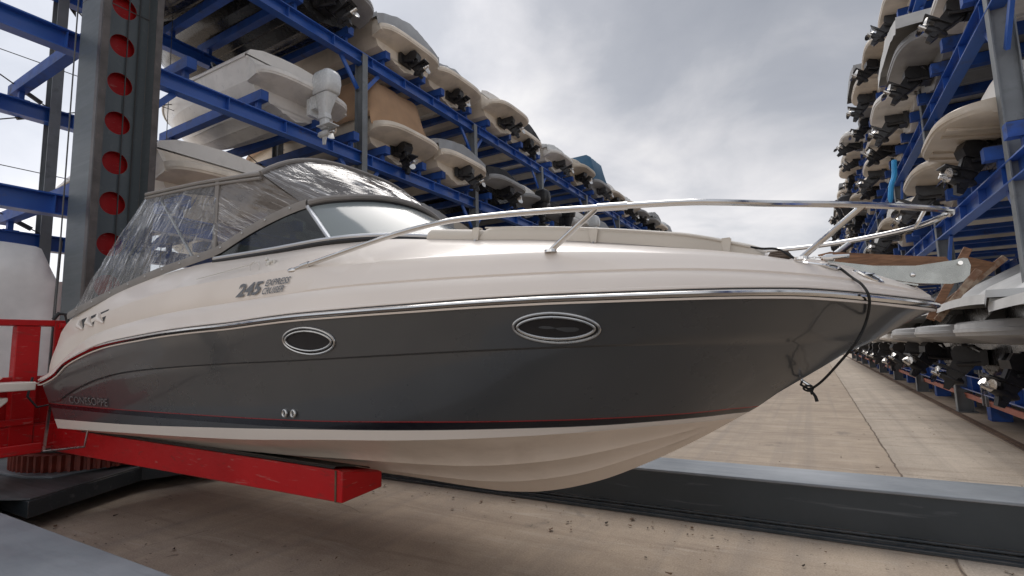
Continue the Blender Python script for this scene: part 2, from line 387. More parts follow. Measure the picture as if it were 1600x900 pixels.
# ------------------------------------------------------------------ ground
def concrete(name, a, b, c3):
    t = NT(name); v = t.coord()
    n = t.noise(v, .30, 9, .64, .3); c = t.ramp(n, [(.30, a), (.5, b), (.70, c3)])
    n2 = t.noise(v, 1.7, 8, .68, .2); c = t.mix(t.ramp(n2, [(.42, (.55,.55,.55)), (.62, (0,0,0))]), c, tuple(x*.74 for x in a))
    st = t.noise(t.coord((.30, 2.4, 1)), 1.3, 9, .68, .8); c = t.mix(t.ramp(st, [(.52, (0,0,0)), (.70, (.75,.75,.75))]), c, (.22,.155,.105))
    lt = t.noise(t.coord((.5, 3.2, 1)), 2.0, 8, .66, .6); c = t.mix(t.ramp(lt, [(.55, (0,0,0)), (.72, (.6,.6,.6))]), c, (.60,.52,.43))
    sp = t.noise(v, 4.2, 7, .74, .6); c = t.mix(t.ramp(sp, [(.635, (0,0,0)), (.675, (.85,.85,.85))]), c, (.11,.075,.05))
    sp2 = t.noise(v, 17, 5, .7, .3); c = t.mix(t.ramp(sp2, [(.66, (0,0,0)), (.70, (.7,.7,.7))]), c, (.12,.09,.065))
    tb = t.noise(t.coord((2.6, .03, 1)), 1.6, 5, .6); c = t.mix(t.ramp(tb, [(.50, (0,0,0)), (.68, (.5,.5,.5))]), c, (.24,.20,.165))
    oil = t.noise(v, .75, 5, .6, .4); c = t.mix(t.ramp(oil, [(.64, (0,0,0)), (.69, (.55,.55,.55))]), c, (.10,.085,.07))
    f = t.noise(v, 75, 5, .75); c = t.mix(.30, c, t.ramp(f, [(.32, (.10,.08,.06)), (.68, (.72,.62,.52))]))
    t.set(Base_Color=c, Roughness=.85); t.bump(t.noise(v, 38, 7, .72), .45, .012); return t.m
M['conc'] = concrete('concrete_apron', (.395,.30,.215), (.485,.38,.275), (.55,.44,.325))
M['conc2'] = concrete('concrete_lane', (.49,.405,.315), (.575,.485,.385), (.645,.56,.455))
m = MB(); m.add([(-400,-400,0),(400,-400,0),(400,600,0),(-400,600,0)], [(0,1,2,3)])
tag(m.build('ground', M['conc'], smooth=0), kind='structure')
m = MB(); m.add([(.76,-30,.004),(2.30,-30,.004),(2.30,200,.004),(.76,200,.004)], [(0,1,2,3)])
tag(m.build('concrete_lane', M['conc2'], smooth=0), kind='structure')
m = MB()
def crack(pts, w, seed):
    rr = random.Random(seed); L = []; Rr = []
    for i in range(len(pts)-1):
        a = Vector((*pts[i], .008)); b = Vector((*pts[i+1], .008)); k = max(2, int((b-a).length/.12))
        for j in range(k): L.append(a.lerp(b, j/k)+Vector((rr.uniform(-.010,.010), rr.uniform(-.012,.012), 0)))
    for i, p in enumerate(L):
        d = (L[min(i+1, len(L)-1)]-L[max(0, i-1)]).normalized(); q = Vector((-d.y, d.x, 0)); ww = w*rr.uniform(.4, 1.3)
        Rr.append([p-q*ww, p+q*ww])
    m.grid(Rr)
crack([(.75,-2),(.75,10),(.755,20),(.76,40)], .010, 1)
crack([(-5.2,4.2),(-4.4,3.95),(-3.9,3.8)], .004, 2)
crack([(-3.0,2.0),(-2.95,2.6),(-2.8,3.1)], .003, 3)
crack([(-5.0,2.6),(-4.9,3.0)], .003, 4)
for y in (7.6, 10.4, 14.8, 20.5, 27): crack([(-3,y),(.7,y+.06),(2.3,y-.05)], .004, int(y*10))
M['crack'] = plain('joint_dirt', (.17,.13,.10), .95, var=.3, scale=8)
tag(m.build('pavement_joints', M['crack'], smooth=0), kind='structure')
lit = MB(); rl = random.Random(5)
for k in range(900):
    c0 = rl.random()
    if c0 < .45: x, y = rl.uniform(-7, 1.2), 1.7+abs(rl.gauss(0, .5))
    elif c0 < .7: x, y = rl.uniform(-7, 1.2), 4.85-abs(rl.gauss(0, .35))
    else: x, y = rl.uniform(-6, 2.2), rl.uniform(1.8, 14)
    r = rl.uniform(.004, .016) if rl.random() < .9 else rl.uniform(.016, .035); a = rl.uniform(0, 6.28); e_ = rl.uniform(.25, .8); n = 5
    P = []
    for q in range(n):
        t_ = a+2*math.pi*q/n; rr_ = r*rl.uniform(.6, 1.2); u_, v_ = rr_*math.cos(t_), rr_*e_*math.sin(t_)
        P.append((x+u_*math.cos(a)-v_*math.sin(a), y+u_*math.sin(a)+v_*math.cos(a), .010+rl.uniform(0, .5)*r))
    lit.add(P, [tuple(range(n))], rl.randrange(2))
tag(lit.build('leaf_litter', [plain('litter_dark', (.035,.024,.016), .9), plain('litter_brown', (.13,.075,.04), .9)], smooth=0, merge=False), 'scattered brown leaf litter and grit on the concrete under the cruiser', 'litter', kind='stuff')
def railtrack(x, label):
    e = empty('crane_rail', label, 'rail', 'crane rails in the concrete')
    r = MB(); r.box(x-.028, x+.028, -20, 90, .0, .030); r.box(x-.055, x+.055, -20, 90, -.02, .012)
    r.build('rail_bar', M['rail_rust'], e)
    r = MB(); r.box(x-.075, x-.058, -20, 90, -.02, .009); r.box(x+.058, x+.075, -20, 90, -.02, .009); r.build('joint_filler', M['crack'], e)
railtrack(2.43, 'rusty brown crane rail along the foot of right rack')
railtrack(-9.05, 'rusty crane rail along the foot of left rack, behind the stacker')

# ------------------------------------------------------------------ boat stacker crane
Yc = 3.3
st = empty('boat_stacker', 'grey and red boat stacker crane with perforated mast, forks holding the big cruiser', 'stacker crane', loc=(-8.4, 3.3, 0))
G, GT, RD = M['steel_grey'], M['steel_grey_top'], M['red']
for (y0, y1) in ((1.08, 1.615), (5.03, 5.57)):
    m = MB()
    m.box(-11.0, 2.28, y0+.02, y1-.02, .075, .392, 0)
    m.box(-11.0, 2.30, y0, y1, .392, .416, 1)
    m.box(-11.0, 2.30, y0+.005, y1-.005, .055, .075, 0)
    o = m.build('chassis_beam', [G, GT], st, bevel=.006)
    m = MB(); yy = y0-.03
    m.box(-11, 2.1, yy-.05, yy+.028, .004, .03, 0); m.box(-11, 2.1, yy+.0, yy+.028, .03, .052, 0)
    m.build('cable_tray', [G], st, bevel=.003)
    for x in (-9.05, 2.05):
        m = MB(); m.tube([(x, y0+.08, .15), (x, y1-.08, .15)], .11, 20); m.build('wheel', [M['rail_rust']], st)
# chassis platform carrying the turntable
m = MB()
m.prism([(-10.3,1.615),(-7.2,1.615),(-7.2,2.04),(-6.49,2.04),(-7.13,3.28),(-6.6,4.5),(-7.2,5.03),(-10.3,5.03)], 'z', .13, .285, 0)
m.prism([(-7.2,1.7),(-6.52,2.06),(-7.12,3.26),(-7.0,3.7),(-9.8,3.7),(-9.8,1.7)], 'z', .287, .305, 1)
m.build('platform', [G, M['deck_plate']], st, bevel=.006)
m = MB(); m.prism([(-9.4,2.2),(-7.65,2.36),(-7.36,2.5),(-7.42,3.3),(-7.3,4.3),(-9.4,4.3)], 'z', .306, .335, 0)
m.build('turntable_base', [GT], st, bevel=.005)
# toothed slewing ring
m = MB(); cx, cy, rr = -8.1, 3.3, .93; T = 64
prof = []
for k in range(T):
    for f, q in ((.0, rr-.045), (.18, rr), (.50, rr), (.68, rr-.045)):
        a = 2*math.pi*(k+f)/T; prof.append((cx+q*math.cos(a), cy+q*math.sin(a)))
m.prism(prof, 'z', .338, .52, 0)
m.build('slewing_ring', [M['gear']], st, smooth=20)
m = MB(); m.tube([(cx,cy,.52),(cx,cy,.585)], .72, 48); m.build('slewing_bearing', [M['rubber']], st)
m = MB(); m.tube([(cx,cy,.585),(cx,cy,.64)], .80, 48); m.build('turntable_plate', [RD], st)

# perforated H-section mast
m = MB(); zb, zt_ = .64, 12.2; yn, yf = 2.93, 3.635; xw = -8.40
m.box(-8.75, -8.05, yn, yn+.035, zb, zt_, 0); m.box(-8.75, -8.05, yf, yf+.035, zb, zt_, 0)
step = .592; z0 = 4.37-step*6; ya, yb = yn+.035, yf; ymid = 3.31; rad = .165
z = z0-step/2
zs_ = []
m.add([(xw,ya,zb),(xw,yb,zb),(xw,yb,z),(xw,ya,z)], [(0,1,2,3)], 0)
k = 0
while z < 11.5:
    zc = z+step/2; zs_.append(zc); n = 32; ring = []; sq = []
    for i in range(n):
        a = 2*math.pi*(i+.5)/n; c, s_ = math.cos(a), math.sin(a)
        ring.append((xw, ymid+rad*.95*c, zc+rad*s_))
        hw = (yb-ymid) if c > 0 else (ymid-ya); f = min(hw/abs(c) if abs(c) > 1e-6 else 9, (step/2)/abs(s_) if abs(s_) > 1e-6 else 9)
        sq.append((xw, ymid+c*f, zc+s_*f))
    m.grid([ring, sq], 0, close=True)
    for (sy, sz) in ((0,0),(1,0),(1,1),(0,1)):
        cyy, czz = (yb if sy else ya), (z+step if sz else z)
        best = sorted(range(n), key=lambda i: (sq[i][1]-cyy)**2+(sq[i][2]-czz)**2)[:2]
        m.add([(xw,cyy,czz), sq[best[0]], sq[best[1]]], [(0,1,2)], 0)
    m.grid([ring, [(xw-.03, p[1], p[2]) for p in ring]], 2, close=True)
    z += step
m.add([(xw,ya,z),(xw,yb,z),(xw,yb,zt_),(xw,ya,zt_)], [(0,1,2,3)], 0)
m.box(-8.052, -8.046, yn-.004, yn+.085, zb+.3, zt_-.1, 1); m.box(-8.052, -8.046, yf-.05, yf+.039, zb+.3, zt_-.1, 1)
m.box(-8.16, -8.07, yn-.004, yn-.001, zb+.3, zt_-.1, 1)
for z_ in (2.2, 6.72, 9.9): m.box(-8.399, -8.392, ya, yb, z_, z_+.012, 1); m.box(-8.75, -8.05, yn-.003, yn, z_, z_+.010, 1)
m.build('mast', [M['mast_grey'], M['mast_track'], RD], st, smooth=25)
m = MB(); m.box(-8.56, -8.50, 3.04, 3.60, .7, 12.0); m.build('mast_back_plate', [RD], st)
for y in (3.05, 3.36, 3.50):
    m = MB(); m.tube([(-8.37, y, .8), (-8.37, y, 12)], .009, 6); m.build('hoist_cable', [M['wire']], st)
# lifting carriage
m = MB()
for y in (2.12, 4.48):
    s_ = 1 if y < 3.3 else -1
    m.box(-7.53, -7.39, min(y, y+s_*.20), max(y, y+s_*.20), .675, 1.978)
m.box(-7.56, -7.38, 1.2, 5.4, 1.98, 2.045); m.box(-7.50, -7.42, 1.2, 5.4, 1.36, 1.43)
m.box(-7.60, -7.40, 1.2, 5.4, .66, .90); m.box(-7.9, -7.58, 1.2, 2.3, .62, .655)
m.box(-7.66, -7.60, 1.2, 5.4, .9, 1.36); m.box(-7.598, -7.57, 1.2, 2.42, .66, 1.37)
m.box(-8.03, -7.6, 2.72, 2.92, .8, 1.9); m.box(-8.03, -7.6, 3.70, 3.9, .8, 1.9)
m.box(-7.62, -6.95, 1.2, 2.26, .66, .69); m.box(-7.0, -6.95, 1.2, 2.26, .69, .76); m.box(-7.36, -7.33, 1.2, 2.30, .92, .99)
m.build('carriage', [RD], st, bevel=.008)
m = MB(); m.box(-7.385, -7.36, 2.43, 2.50, 1.1, 2.04); m.tube([(-7.33,2.46,1.98),(-7.33,2.62,1.98)], .035, 12); m.build('side_bracket', [RD], st)
m = MB(); m.bar((-6.72, 2.20, .70), (-6.80, 2.26, 1.27), .022, .022); m.tube([(-6.72,2.2,.70),(-6.25,2.36,.75),(-6.22,2.37,.92)], .011, 8); m.build('support_rod', [M['steel_dull']], st)
m = MB(); m.tube([(-7.33,2.26,1.42),(-7.3,2.22,1.22),(-7.28,2.3,1.10),(-7.28,2.42,1.12),(-7.3,2.47,1.3)], .012, 8); m.build('hydraulic_hose', [M['rubber']], st)
m = MB(); m.tube([(-7.33,2.40,2.05),(-7.32,2.44,2.12),(-7.3,2.50,2.11),(-7.3,2.54,1.95),(-7.3,2.47,1.75)], .02, 8)
m.ell((-7.25,2.52,1.82), .05, .05, .07); m.build('hose_coupling', [M['rubber']], st)
m = MB(); m.tube([(-7.45,2.45,2.04),(-7.50,2.47,8.5),(-7.5,2.5,12)], .008, 6); m.build('pull_cable', [M['wire']], st)
for ys in (1, -1):
    def Y(y): return y if ys == 1 else 2*Yc-y
    m = MB()
    sec = lambda x, a, b: [(x, Y(2.50), .598), (x, Y(2.868), .618), (x, Y(2.868), b), (x, Y(2.50), a)]
    m.grid([sec(-7.45,.86,.80), sec(-6.9,.845,.775), sec(-2.84,.808,.735), sec(-2.80,.800,.727)], close=True)
    m.add(sec(-7.45,.86,.80), [(0,1,2,3)]); m.add(sec(-2.80,.800,.727), [(0,1,2,3)])
    o = m.build('fork', [RD], st, smooth=20, bevel=.006)
    m = MB(); y0, y1 = sorted((Y(2.51), Y(2.56))); m.prism([(-7.45,.84),(-6.75,.84),(-7.0,.98),(-7.2,1.28),(-7.45,1.32)], 'y', y0, y1); m.build('gusset', [RD], o, bevel=.006)
    m = MB(); m.grid([[(x, Y(2.515), .8085-.0019*(x+7)*0+(.037*(-2.84-x)/4.06)), (x, Y(2.53), .822+(.037*(-2.84-x)/4.06)), (x, Y(2.84), .757+(.04*(-2.84-x)/4.06)), (x, Y(2.855), .742+(.04*(-2.84-x)/4.06))] for x in (-6.9,-5,-4,-2.9)]); m.build('rubber_pad', [M['black_plastic']], o)
    m = MB(); m.bar((-2.86, Y(2.496), .60), (-2.86, Y(2.496), .806), .016, .004, up=(0,1,0)); m.build('weld_seam', [M['rail_rust']], o)
# white boards lying in the red frame
e = empty('float_board', 'white plastic board sticking out of the red carriage frame, upper one', 'board', 'white boards beside the red frame', (-7.2, 1.8, 1.35))
m = MB(); m.box(-7.30, -6.90, 1.0, 2.16, 1.30, 1.385); m.build('board', [M['gel_white']], e, bevel=.008)
m = MB(); m.ell((-7.15, 1.75, 1.43), .12, .22, .045); m.build('float_cap', [M['gel_white']], e)
e = empty('float_board', 'white plastic board with two dark holes, lower one in red carriage frame', 'board', 'white boards beside the red frame', (-7.2, 1.7, 1.15))
m = MB(); m.prism([(1.0,1.13),(1.90,1.13),(1.97,1.20),(1.97,1.24),(1.0,1.22)], 'x', -7.25, -6.95); m.build('board', [M['gel_white']], e, bevel=.01)
m = MB(); m.box(-6.945, -6.94, 1.78, 1.83, 1.17, 1.19); m.build('slot', [M['rubber']], e)

# ------------------------------------------------------------------ the cruiser on the forks
hS = pc([(-7.0,1.10),(-6.6,1.18),(-6.2,1.22),(-5,1.26),(-4,1.27),(-3,1.27),(-2.2,1.24),(-1.5,1.16),(-1,1.05),(-.5,.87),(0,.6),(.3,.36),(.45,.19),(.505,.09),(.53,0)])
zS = pc([(-7.0,1.345),(-6.643,1.361),(-6.455,1.383),(-6.174,1.441),(-5.949,1.536),(-5.625,1.613),(-5.339,1.664),(-5.072,1.696),(-4.583,1.729),(-4.159,1.752),(-3.782,1.764),(-3.355,1.772),(-3.031,1.785),(-2.636,1.796),(-2.289,1.798),(-1.846,1.800),(-1.469,1.803),(-1.141,1.803),(-.846,1.800),(-.602,1.798),(-.37,1.796),(-.062,1.788),(.121,1.771),(.236,1.757),(.352,1.742),(.454,1.730),(.53,1.725)])
hC = pc([(-7,1.05),(-5,1.07),(-3.5,1.06),(-2.5,1.0),(-1.8,.88),(-1.2,.66),(-.8,.4),(-.55,.17),(-.42,0)])
zC = pc([(-6.579,.932),(-5.192,.969),(-3.652,1.012),(-2.677,1.06),(-2.003,1.087),(-1.501,1.114),(-1.04,1.138),(-.707,1.152),(-.42,1.156)])
zK = pc([(-6.6,.60),(-4,.59),(-2.917,.584),(-2.486,.573),(-2.103,.568),(-1.805,.588),(-1.585,.629),(-1.272,.722),(-1.041,.82),(-.708,.987),(-.416,1.157),(-.307,1.224),(-.182,1.315),(.008,1.432),(.118,1.508),(.283,1.587),(.379,1.645),(.475,1.70),(.53,1.724)])
zRed = pc([(-6.6,1.176),(-5.078,1.163),(-3.582,1.166),(-2.932,1.169),(-1.964,1.189),(-1.546,1.196),(-1.018,1.204),(-.694,1.210),(-.307,1.224)])
zBlk = pc([(-6.6,1.136),(-5.1,1.124),(-3.598,1.122),(-2.949,1.124),(-1.979,1.145),(-1.483,1.160),(-1.029,1.170),(-.701,1.183),(-.36,1.197)])
zWht = pc([(-6.6,1.020),(-5.147,1.039),(-3.614,1.088),(-2.954,1.112),(-1.981,1.141),(-1.483,1.156),(-1.029,1.166),(-.701,1.179),(-.36,1.193)])
zKn = pc([(-6.6,1.186),(-6.296,1.206),(-6.09,1.272),(-5.759,1.355),(-5.382,1.427),(-4.918,1.483),(-4.253,1.519),(-3.435,1.544),(-2.909,1.554),(-2.366,1.567),(-1.917,1.579),(-1.537,1.588),(-1.143,1.594),(-.533,1.598),(.25,1.596)])
def hullh(x, z):
    a, za = (hC(x), zC(x)) if x < -.42 else (0, zK(x))
    d = zS(x)-za
    u = clamp((z-za)/d) if d > 1e-4 else 1
    return a+(hS(x)-a)*u**.9
def xend(zf):
    a, b = -.6, .53
    for _ in range(40):
        c = (a+b)/2
        if zK(c) < zf(c): a = c
        else: b = c
    return a
cr = empty('motor_cruiser', 'large charcoal and white motor cruiser on red forks, bow pointing right', 'motor boat', loc=(-3, 3.3, .57))
NX = 96
def xs_(a, b, n=NX):
    return [a+(b-a)*(1-(1-i/n)**1.35) for i in range(n+1)]
rows = []; mats_ = []
def addrow(a, b, hz, mat):
    rows.append([(x, Yc-max(0, h), z) for x in xs_(a, b) for h, z in (hz(x),)]); mats_.append(mat)
# bottom with two spray strakes
F = [(0,0,0),(.10,0,0),(.27,0,0),(.30,-.022,0),(.345,.004,0),(.45,0,0),(.59,0,0),(.62,-.026,0),(.67,.004,0),(.8,0,0),(.95,0,0),(1,-.006,1)]
for f, dz, mt in F:
    addrow(lerp(-6.35,-6.56,f), -.42, lambda x, f=f, dz=dz: (hC(x)*f, lerp(zK(x), zC(x), f)+dz*clamp((-.55-x)/.8)), 0)
def level(zf, a=-6.56, mat=1, off=0):
    b = xend(zf)
    addrow(a, b, lambda x: (hullh(x, min(zf(x), zS(x)))+off*sstep(0, .35, b-x), zf(x)), mat)
# mats: 0 bottom cream, 1 charcoal, 2 black, 3 red, 4 white
level(lambda x: lerp(zC(x), zWht(x), .5), mat=4)
level(zWht, mat=4); level(lambda x: lerp(zWht(x), zBlk(x), .5), mat=1); level(zBlk, mat=1)
level(lambda x: zRed(x)-.007, mat=2); level(zRed, mat=2); level(lambda x: zRed(x)+.006, mat=3)
for f in (.2,.4,.6,.8,.93): level(lambda x, f=f: lerp(zRed(x)+.006, zKn(x), f), mat=1, off=-.008*f)
level(lambda x: zKn(x)-.006, mat=1, off=-.010); level(lambda x: zKn(x)+.004, mat=1, off=.006)
for f in (.25,.5,.75): level(lambda x, f=f: lerp(zKn(x), zS(x), f), mat=1, off=.004, a=-6.56-.06*f)
level(lambda x: zS(x)-.001, mat=1, a=-6.63)
m = MB(); m.grid(rows, mf=lambda i, j: mats_[i+1] if i+1 < len(mats_) else 1)
m.mirror_y(Yc)
tr = [r[0] for r in rows]; trm = [(x, 2*Yc-y, z) for x, y, z in tr]
m.grid([tr, trm], 1)
m.build('hull', [M['gel_bottom'], M['hull_gray'], M['stripe_black'], M['stripe_red'], M['gel_white']], cr, smooth=28)

# rub rail, swept along the sheer
def sweep(name, prof, mats, mi, a=-6.85, b=.53, n=110):
    m = MB(); L = []
    for x in xs_(a, b, n):
        L.append((x, hS(x), zS(x)))
    rws = []
    for i, (x, h, z) in enumerate(L):
        p, q = L[max(0, i-1)], L[min(n, i+1)]
        tx, th = q[0]-p[0], q[1]-p[1]; l = math.hypot(tx, th) or 1; nx, nh = -th/l, tx/l
        if i == n: nx, nh = 1, 0
        rws.append([(x+nx*o, Yc-max(0, h+nh*o), z+dz) for o, dz in prof])
    m.grid(rws, mf=lambda i, j: mi[j]); m.mirror_y(Yc)
    return m.build(name, mats, cr, smooth=40)
sweep('rub_rail', [(-.004,-.004),(.012,-.004),(.014,.006),(.020,.010),(.030,.014),(.036,.022),(.034,.031),(.026,.037),(.012,.040),(.010,.046),(.014,.050),(.010,.060),(-.01,.066)], [M['steel'], M['gel_white'], M['rubber']], [1,1,2,0,0,0,0,0,2,1,1,1])

# deck moulding
zA = pc([(-6.9,1.435),(-6.7,1.47),(-6.45,1.53),(-6.128,1.64),(-5.886,1.727),(-5.506,1.822),(-4.97,1.883),(-4.28,1.932),(-3.89,1.948),(-3.4,1.960),(-2.899,1.972),(-2.343,1.978),(-1.885,1.972),(-1.381,1.962),(-.856,1.949),(-.547,1.940),(-.312,1.925),(-.055,1.900),(.3,1.845),(.53,1.79)])
zB0 = pc([(-2.9,2.140),(-2.44,2.136),(-1.815,2.120),(-1.475,2.104),(-1.196,2.091),(-.841,2.066),(-.371,2.020),(-.129,1.984),(.2,1.92),(.45,1.84),(.53,1.793)])
zCo = pc([(-6.9,1.55),(-6.722,1.747),(-6.454,1.886),(-6.204,1.993),(-5.716,2.111),(-5.235,2.205),(-4.819,2.275),(-4.439,2.318),(-4.121,2.338),(-3.902,2.335),(-3.345,2.334),(-2.824,2.348),(-2.464,2.345),(-2.104,2.313),(-1.78,2.272),(-1.354,2.223),(-.933,2.160),(-.54,2.097),(-.406,2.078),(-.23,2.045),(0,1.99),(.25,1.925),(.40,1.868),(.49,1.82),(.53,1.796)])
hCo = pc([(-6.9,1.08),(-6.3,1.14),(-5.5,1.12),(-4.8,1.07),(-4,1.0),(-3.4,.96),(-2.9,.90),(-2.5,.80),(-2.1,.72),(-1.5,.66),(-1,.6),(-.6,.5),(-.3,.36),(0,.2),(.53,.0)])
def sc_(x): return clamp(hS(x)/.35)
def dA(x): return hS(x)-.05*sc_(x)
def zB(x):
    a = lerp(zA(x), zCo(x), .45)
    return lerp(a, zB0(x), sstep(-3.3, -2.4, x))
def dB(x): return hS(x)-(.055+.085*sstep(-3.6, -2.2, x))*sc_(x)
def dC(x): return min(hCo(x), dB(x)-.04*sc_(x))
def well(x): return 1-sstep(-2.76, -2.66, x)
drows = []
def drow(a, f):
    drows.append([(x, Yc-max(0, f(x)[0]), f(x)[1]) for x in xs_(a, .53, 120)])
drow(-6.85, lambda x: (hS(x)+.004*sc_(x), zS(x)+.058))
drow(-6.85, lambda x: (hS(x)-.004*sc_(x), zS(x)+.075))
drow(-6.80, lambda x: (lerp(hS(x), dA(x), .5)+.004*sc_(x), lerp(zS(x)+.07, zA(x), .5)))
drow(-6.75, lambda x: (dA(x)+.010*sc_(x), zA(x)-.014))
drow(-6.75, lambda x: (dA(x)-.010*sc_(x), zA(x)+.002))
drow(-6.75, lambda x: (dA(x)-.008*sc_(x), zA(x)+.012))
drow(-6.70, lambda x: (lerp(dA(x), dB(x), .5)-.002*sc_(x), lerp(zA(x), zB(x), .5)))
drow(-6.63, lambda x: (dB(x)+.007*sstep(-2.9,-2.3,x)*sc_(x), zB(x)-.010))
drow(-6.62, lambda x: (dB(x)-(.002+.012*sstep(-2.9,-2.3,x))*sc_(x), zB(x)+.002))
drow(-6.55, lambda x: (lerp(dB(x), dC(x), .5), lerp(zB(x), zCo(x), .5)+.012*sstep(-2.5,-2,x)*sc_(x)))
drow(-6.47, lambda x: (dC(x)+.012*sc_(x), zCo(x)-.008))
drow(-6.45, lambda x: (dC(x)-.01*sc_(x), zCo(x)+.002))
drow(-6.42, lambda x: lerp_((dC(x)*.70, zCo(x)+.035*sc_(x)), (dC(x)-.10, zCo(x)+.004), well(x)))
drow(-6.40, lambda x: lerp_((dC(x)*.36, zCo(x)+.052*sc_(x)), (dC(x)-.13, 1.60), well(x)))
drow(-6.40, lambda x: lerp_((0, zCo(x)+.058*sc_(x)), (0, 1.55), well(x)))
m = MB(); m.grid(drows, mf=lambda i, j: 0); m.mirror_y(Yc)
e0 = [r[0] for r in drows]; m.grid([e0, [(x, 2*Yc-y, z) for x, y, z in e0]], 0)
m.build('deck', [M['gel_white']], cr, smooth=32)
def deckh(x, z):
    """half breadth of the deck side at height z"""
    L = [(hS(x), zS(x)+.06), (dA(x), zA(x)), (dB(x), zB(x)), (dC(x), zCo(x))]
    for (h0, z0), (h1, z1) in zip(L, L[1:]):
        if z <= z1: return lerp(h0, h1, clamp((z-z0)/max(1e-4, z1-z0)))
    return L[-1][0]

# oval portholes with polished rims
def porthole(x0, x1, zc, hh_):
    e = []
    def pt(u, v, off):
        x = (x0+x1)/2+u*(x1-x0)/2; z = zc+v*hh_-.007*u
        return (x, Yc-hullh(x, z)-off, z)
    def outline(s, pw):
        P = []
        for k in range(48):
            a = 2*math.pi*k/48; c, sn = math.cos(a), math.sin(a)
            P.append((s[0]*math.copysign(abs(c)**.85, c), s[1]*math.copysign(abs(sn)**pw, sn)*(1-.12*abs(c))))
        return P
    m = MB(); m.tube([pt(u, v, .008) for u, v in outline((1, 1), 1.0)], .008, 8, closed=True)
    m.tube([pt(u, v, .012) for u, v in outline((.90, .74), 1.15)], .007, 8, closed=True)
    m.grid([[pt(u, v, .004) for u, v in outline((1, 1), 1.0)], [pt(u, v, .006) for u, v in outline((.90, .74), 1.15)]], 1, close=True)
    o = m.build('porthole', [M['steel_dull'], M['rubber']], cr, merge=False)
    m = MB(); O = [pt(u, v, .007) for u, v in outline((.90, .74), 1.15)]
    c0 = pt(0, 0, .004); m.add([c0]+O, [(0, i+1, (i+1) % 48+1) for i in range(48)]); m.build('pane', [M['mesh_dark']], o)
porthole(-1.289, -.888, 1.688, .072); porthole(-2.837, -2.412, 1.672, .080)
for x in (-2.991, -2.913):
    z = 1.217; y = Yc-hullh(x, z)
    m = MB(); m.tube([(x+.018*math.cos(a), y-.008, z+.021*math.sin(a)) for a in [k*math.pi/8 for k in range(16)]], .009, 8, closed=True)
    o = m.build('drain_fitting', [M['steel_dull']], cr)
    m = MB(); m.tube([(x, y-.004, z), (x, y-.007, z)], .014, 14); m.build('drain_hole', [M['rubber']], o)
# engine-room gill vents
for (x, z) in ((-5.82, 1.935), (-5.60, 1.955), (-5.38, 1.975)):
    def P(u, v, off=0): return (x+u, Yc-deckh(x+u, z+v)-off, z+v)
    m = MB(); m.add([P(-.075,.032,.004), P(.095,.055,.004), P(.035,-.055,.004)], [(0,1,2)]); o = m.build('gill_vent', [M['canvas_dark']], cr, smooth=0)
    m = MB(); m.tube([P(-.09,.025,.012), P(-.055,-.03,.016), P(.035,-.065,.006)], [.012,.024,.006], 8); m.build('vent_lip', [M['gel_white']], o)

# lettering
def text_mesh(txt, size, shear=.0, bold=.0):
    cu = bpy.data.curves.new('t', 'FONT'); cu.body = txt; cu.size = size; cu.shear = shear; cu.offset = bold; cu.resolution_u = 3
    o = bpy.data.objects.new('t', cu); col.objects.link(o); bpy.context.view_layer.update()
    me = bpy.data.meshes.new_from_object(o.evaluated_get(bpy.context.evaluated_depsgraph_get()))
    V = [tuple(v.co) for v in me.vertices]; Fc = [tuple(p.vertices) for p in me.polygons]
    bpy.data.objects.remove(o); bpy.data.meshes.remove(me); bpy.data.curves.remove(cu)
    xs = [v[0] for v in V]; ys = [v[1] for v in V]
    return V, Fc, min(xs), max(xs), min(ys), max(ys)
def letter(name, parts, mat, fn, off, parent=cr):
    m = MB()
    for txt, (x0, x1, z0, z1, slope), shear, bold in parts:
        V, Fc, a, b, c, d = text_mesh(txt, 1, shear, bold)
        vs = []
        for (u, v, w) in V:
            fu = (u-a)/(b-a); x = lerp(x0, x1, fu); z = lerp(z0, z1, (v-c)/(d-c))+slope*(x-x0)
            vs.append((x, Yc-fn(x, z)-off, z))
        m.add(vs, Fc)
    return m.build(name, [mat], parent, smooth=0, merge=False)
letter('model_number', [('245', (-3.385,-3.105,1.988,2.078,.02), .35, .03)], M['letter_gray'], deckh, .006)
m_ = letter('model_name', [('EXPRESS', (-3.085,-2.85,2.042,2.086,.02), .35, .014), ('CRUISER', (-3.10,-2.89,1.988,2.032,.02), .35, .014)], M['letter_gray'], deckh, .006)
letter('maker_lettering', [('CONESOPPE', (-6.05,-5.31,1.190,1.256,-.012), .2, .02)], M['letter_dark'], hullh, .006)
letter('maker_lettering', [('CONESOPPE', (-6.045,-5.305,1.196,1.262,-.012), .2, -.012)], M['letter_face'], hullh, .008)

# windscreen
def spline(P, n):
    """Catmull-Rom through points"""
    P = [Vector(p) for p in P]; out = []
    Q = [P[0]*2-P[1]]+P+[P[-1]*2-P[-2]]
    for i in range(len(P)-1):
        for k in range(n):
            t = k/n; a, b, c, d = Q[i:i+4]
            out.append(.5*((2*b)+(c-a)*t+(2*a-5*b+4*c-d)*t*t+(3*b-a-3*c+d)*t**3))
    out.append(P[-1]); return out
W0 = [(-4.05,1.0,2.350),(-3.4,.96,2.352),(-2.83,.895,2.368),(-2.46,.74,2.372),(-2.2,.42,2.375),(-2.10,0,2.385)]
W1 = [(-4.05,.99,2.385),(-3.6,.92,2.56),(-3.2,.80,2.69),(-3.02,.58,2.755),(-2.93,.3,2.80),(-2.90,0,2.815)]
def full(Wp): return [(x, Yc-h, z) for x, h, z in Wp]+[(x, Yc+h, z) for x, h, z in reversed(Wp[:-1])]
b_ = spline(full(W0), 6); t_ = spline(full(W1), 6); K = len(b_)
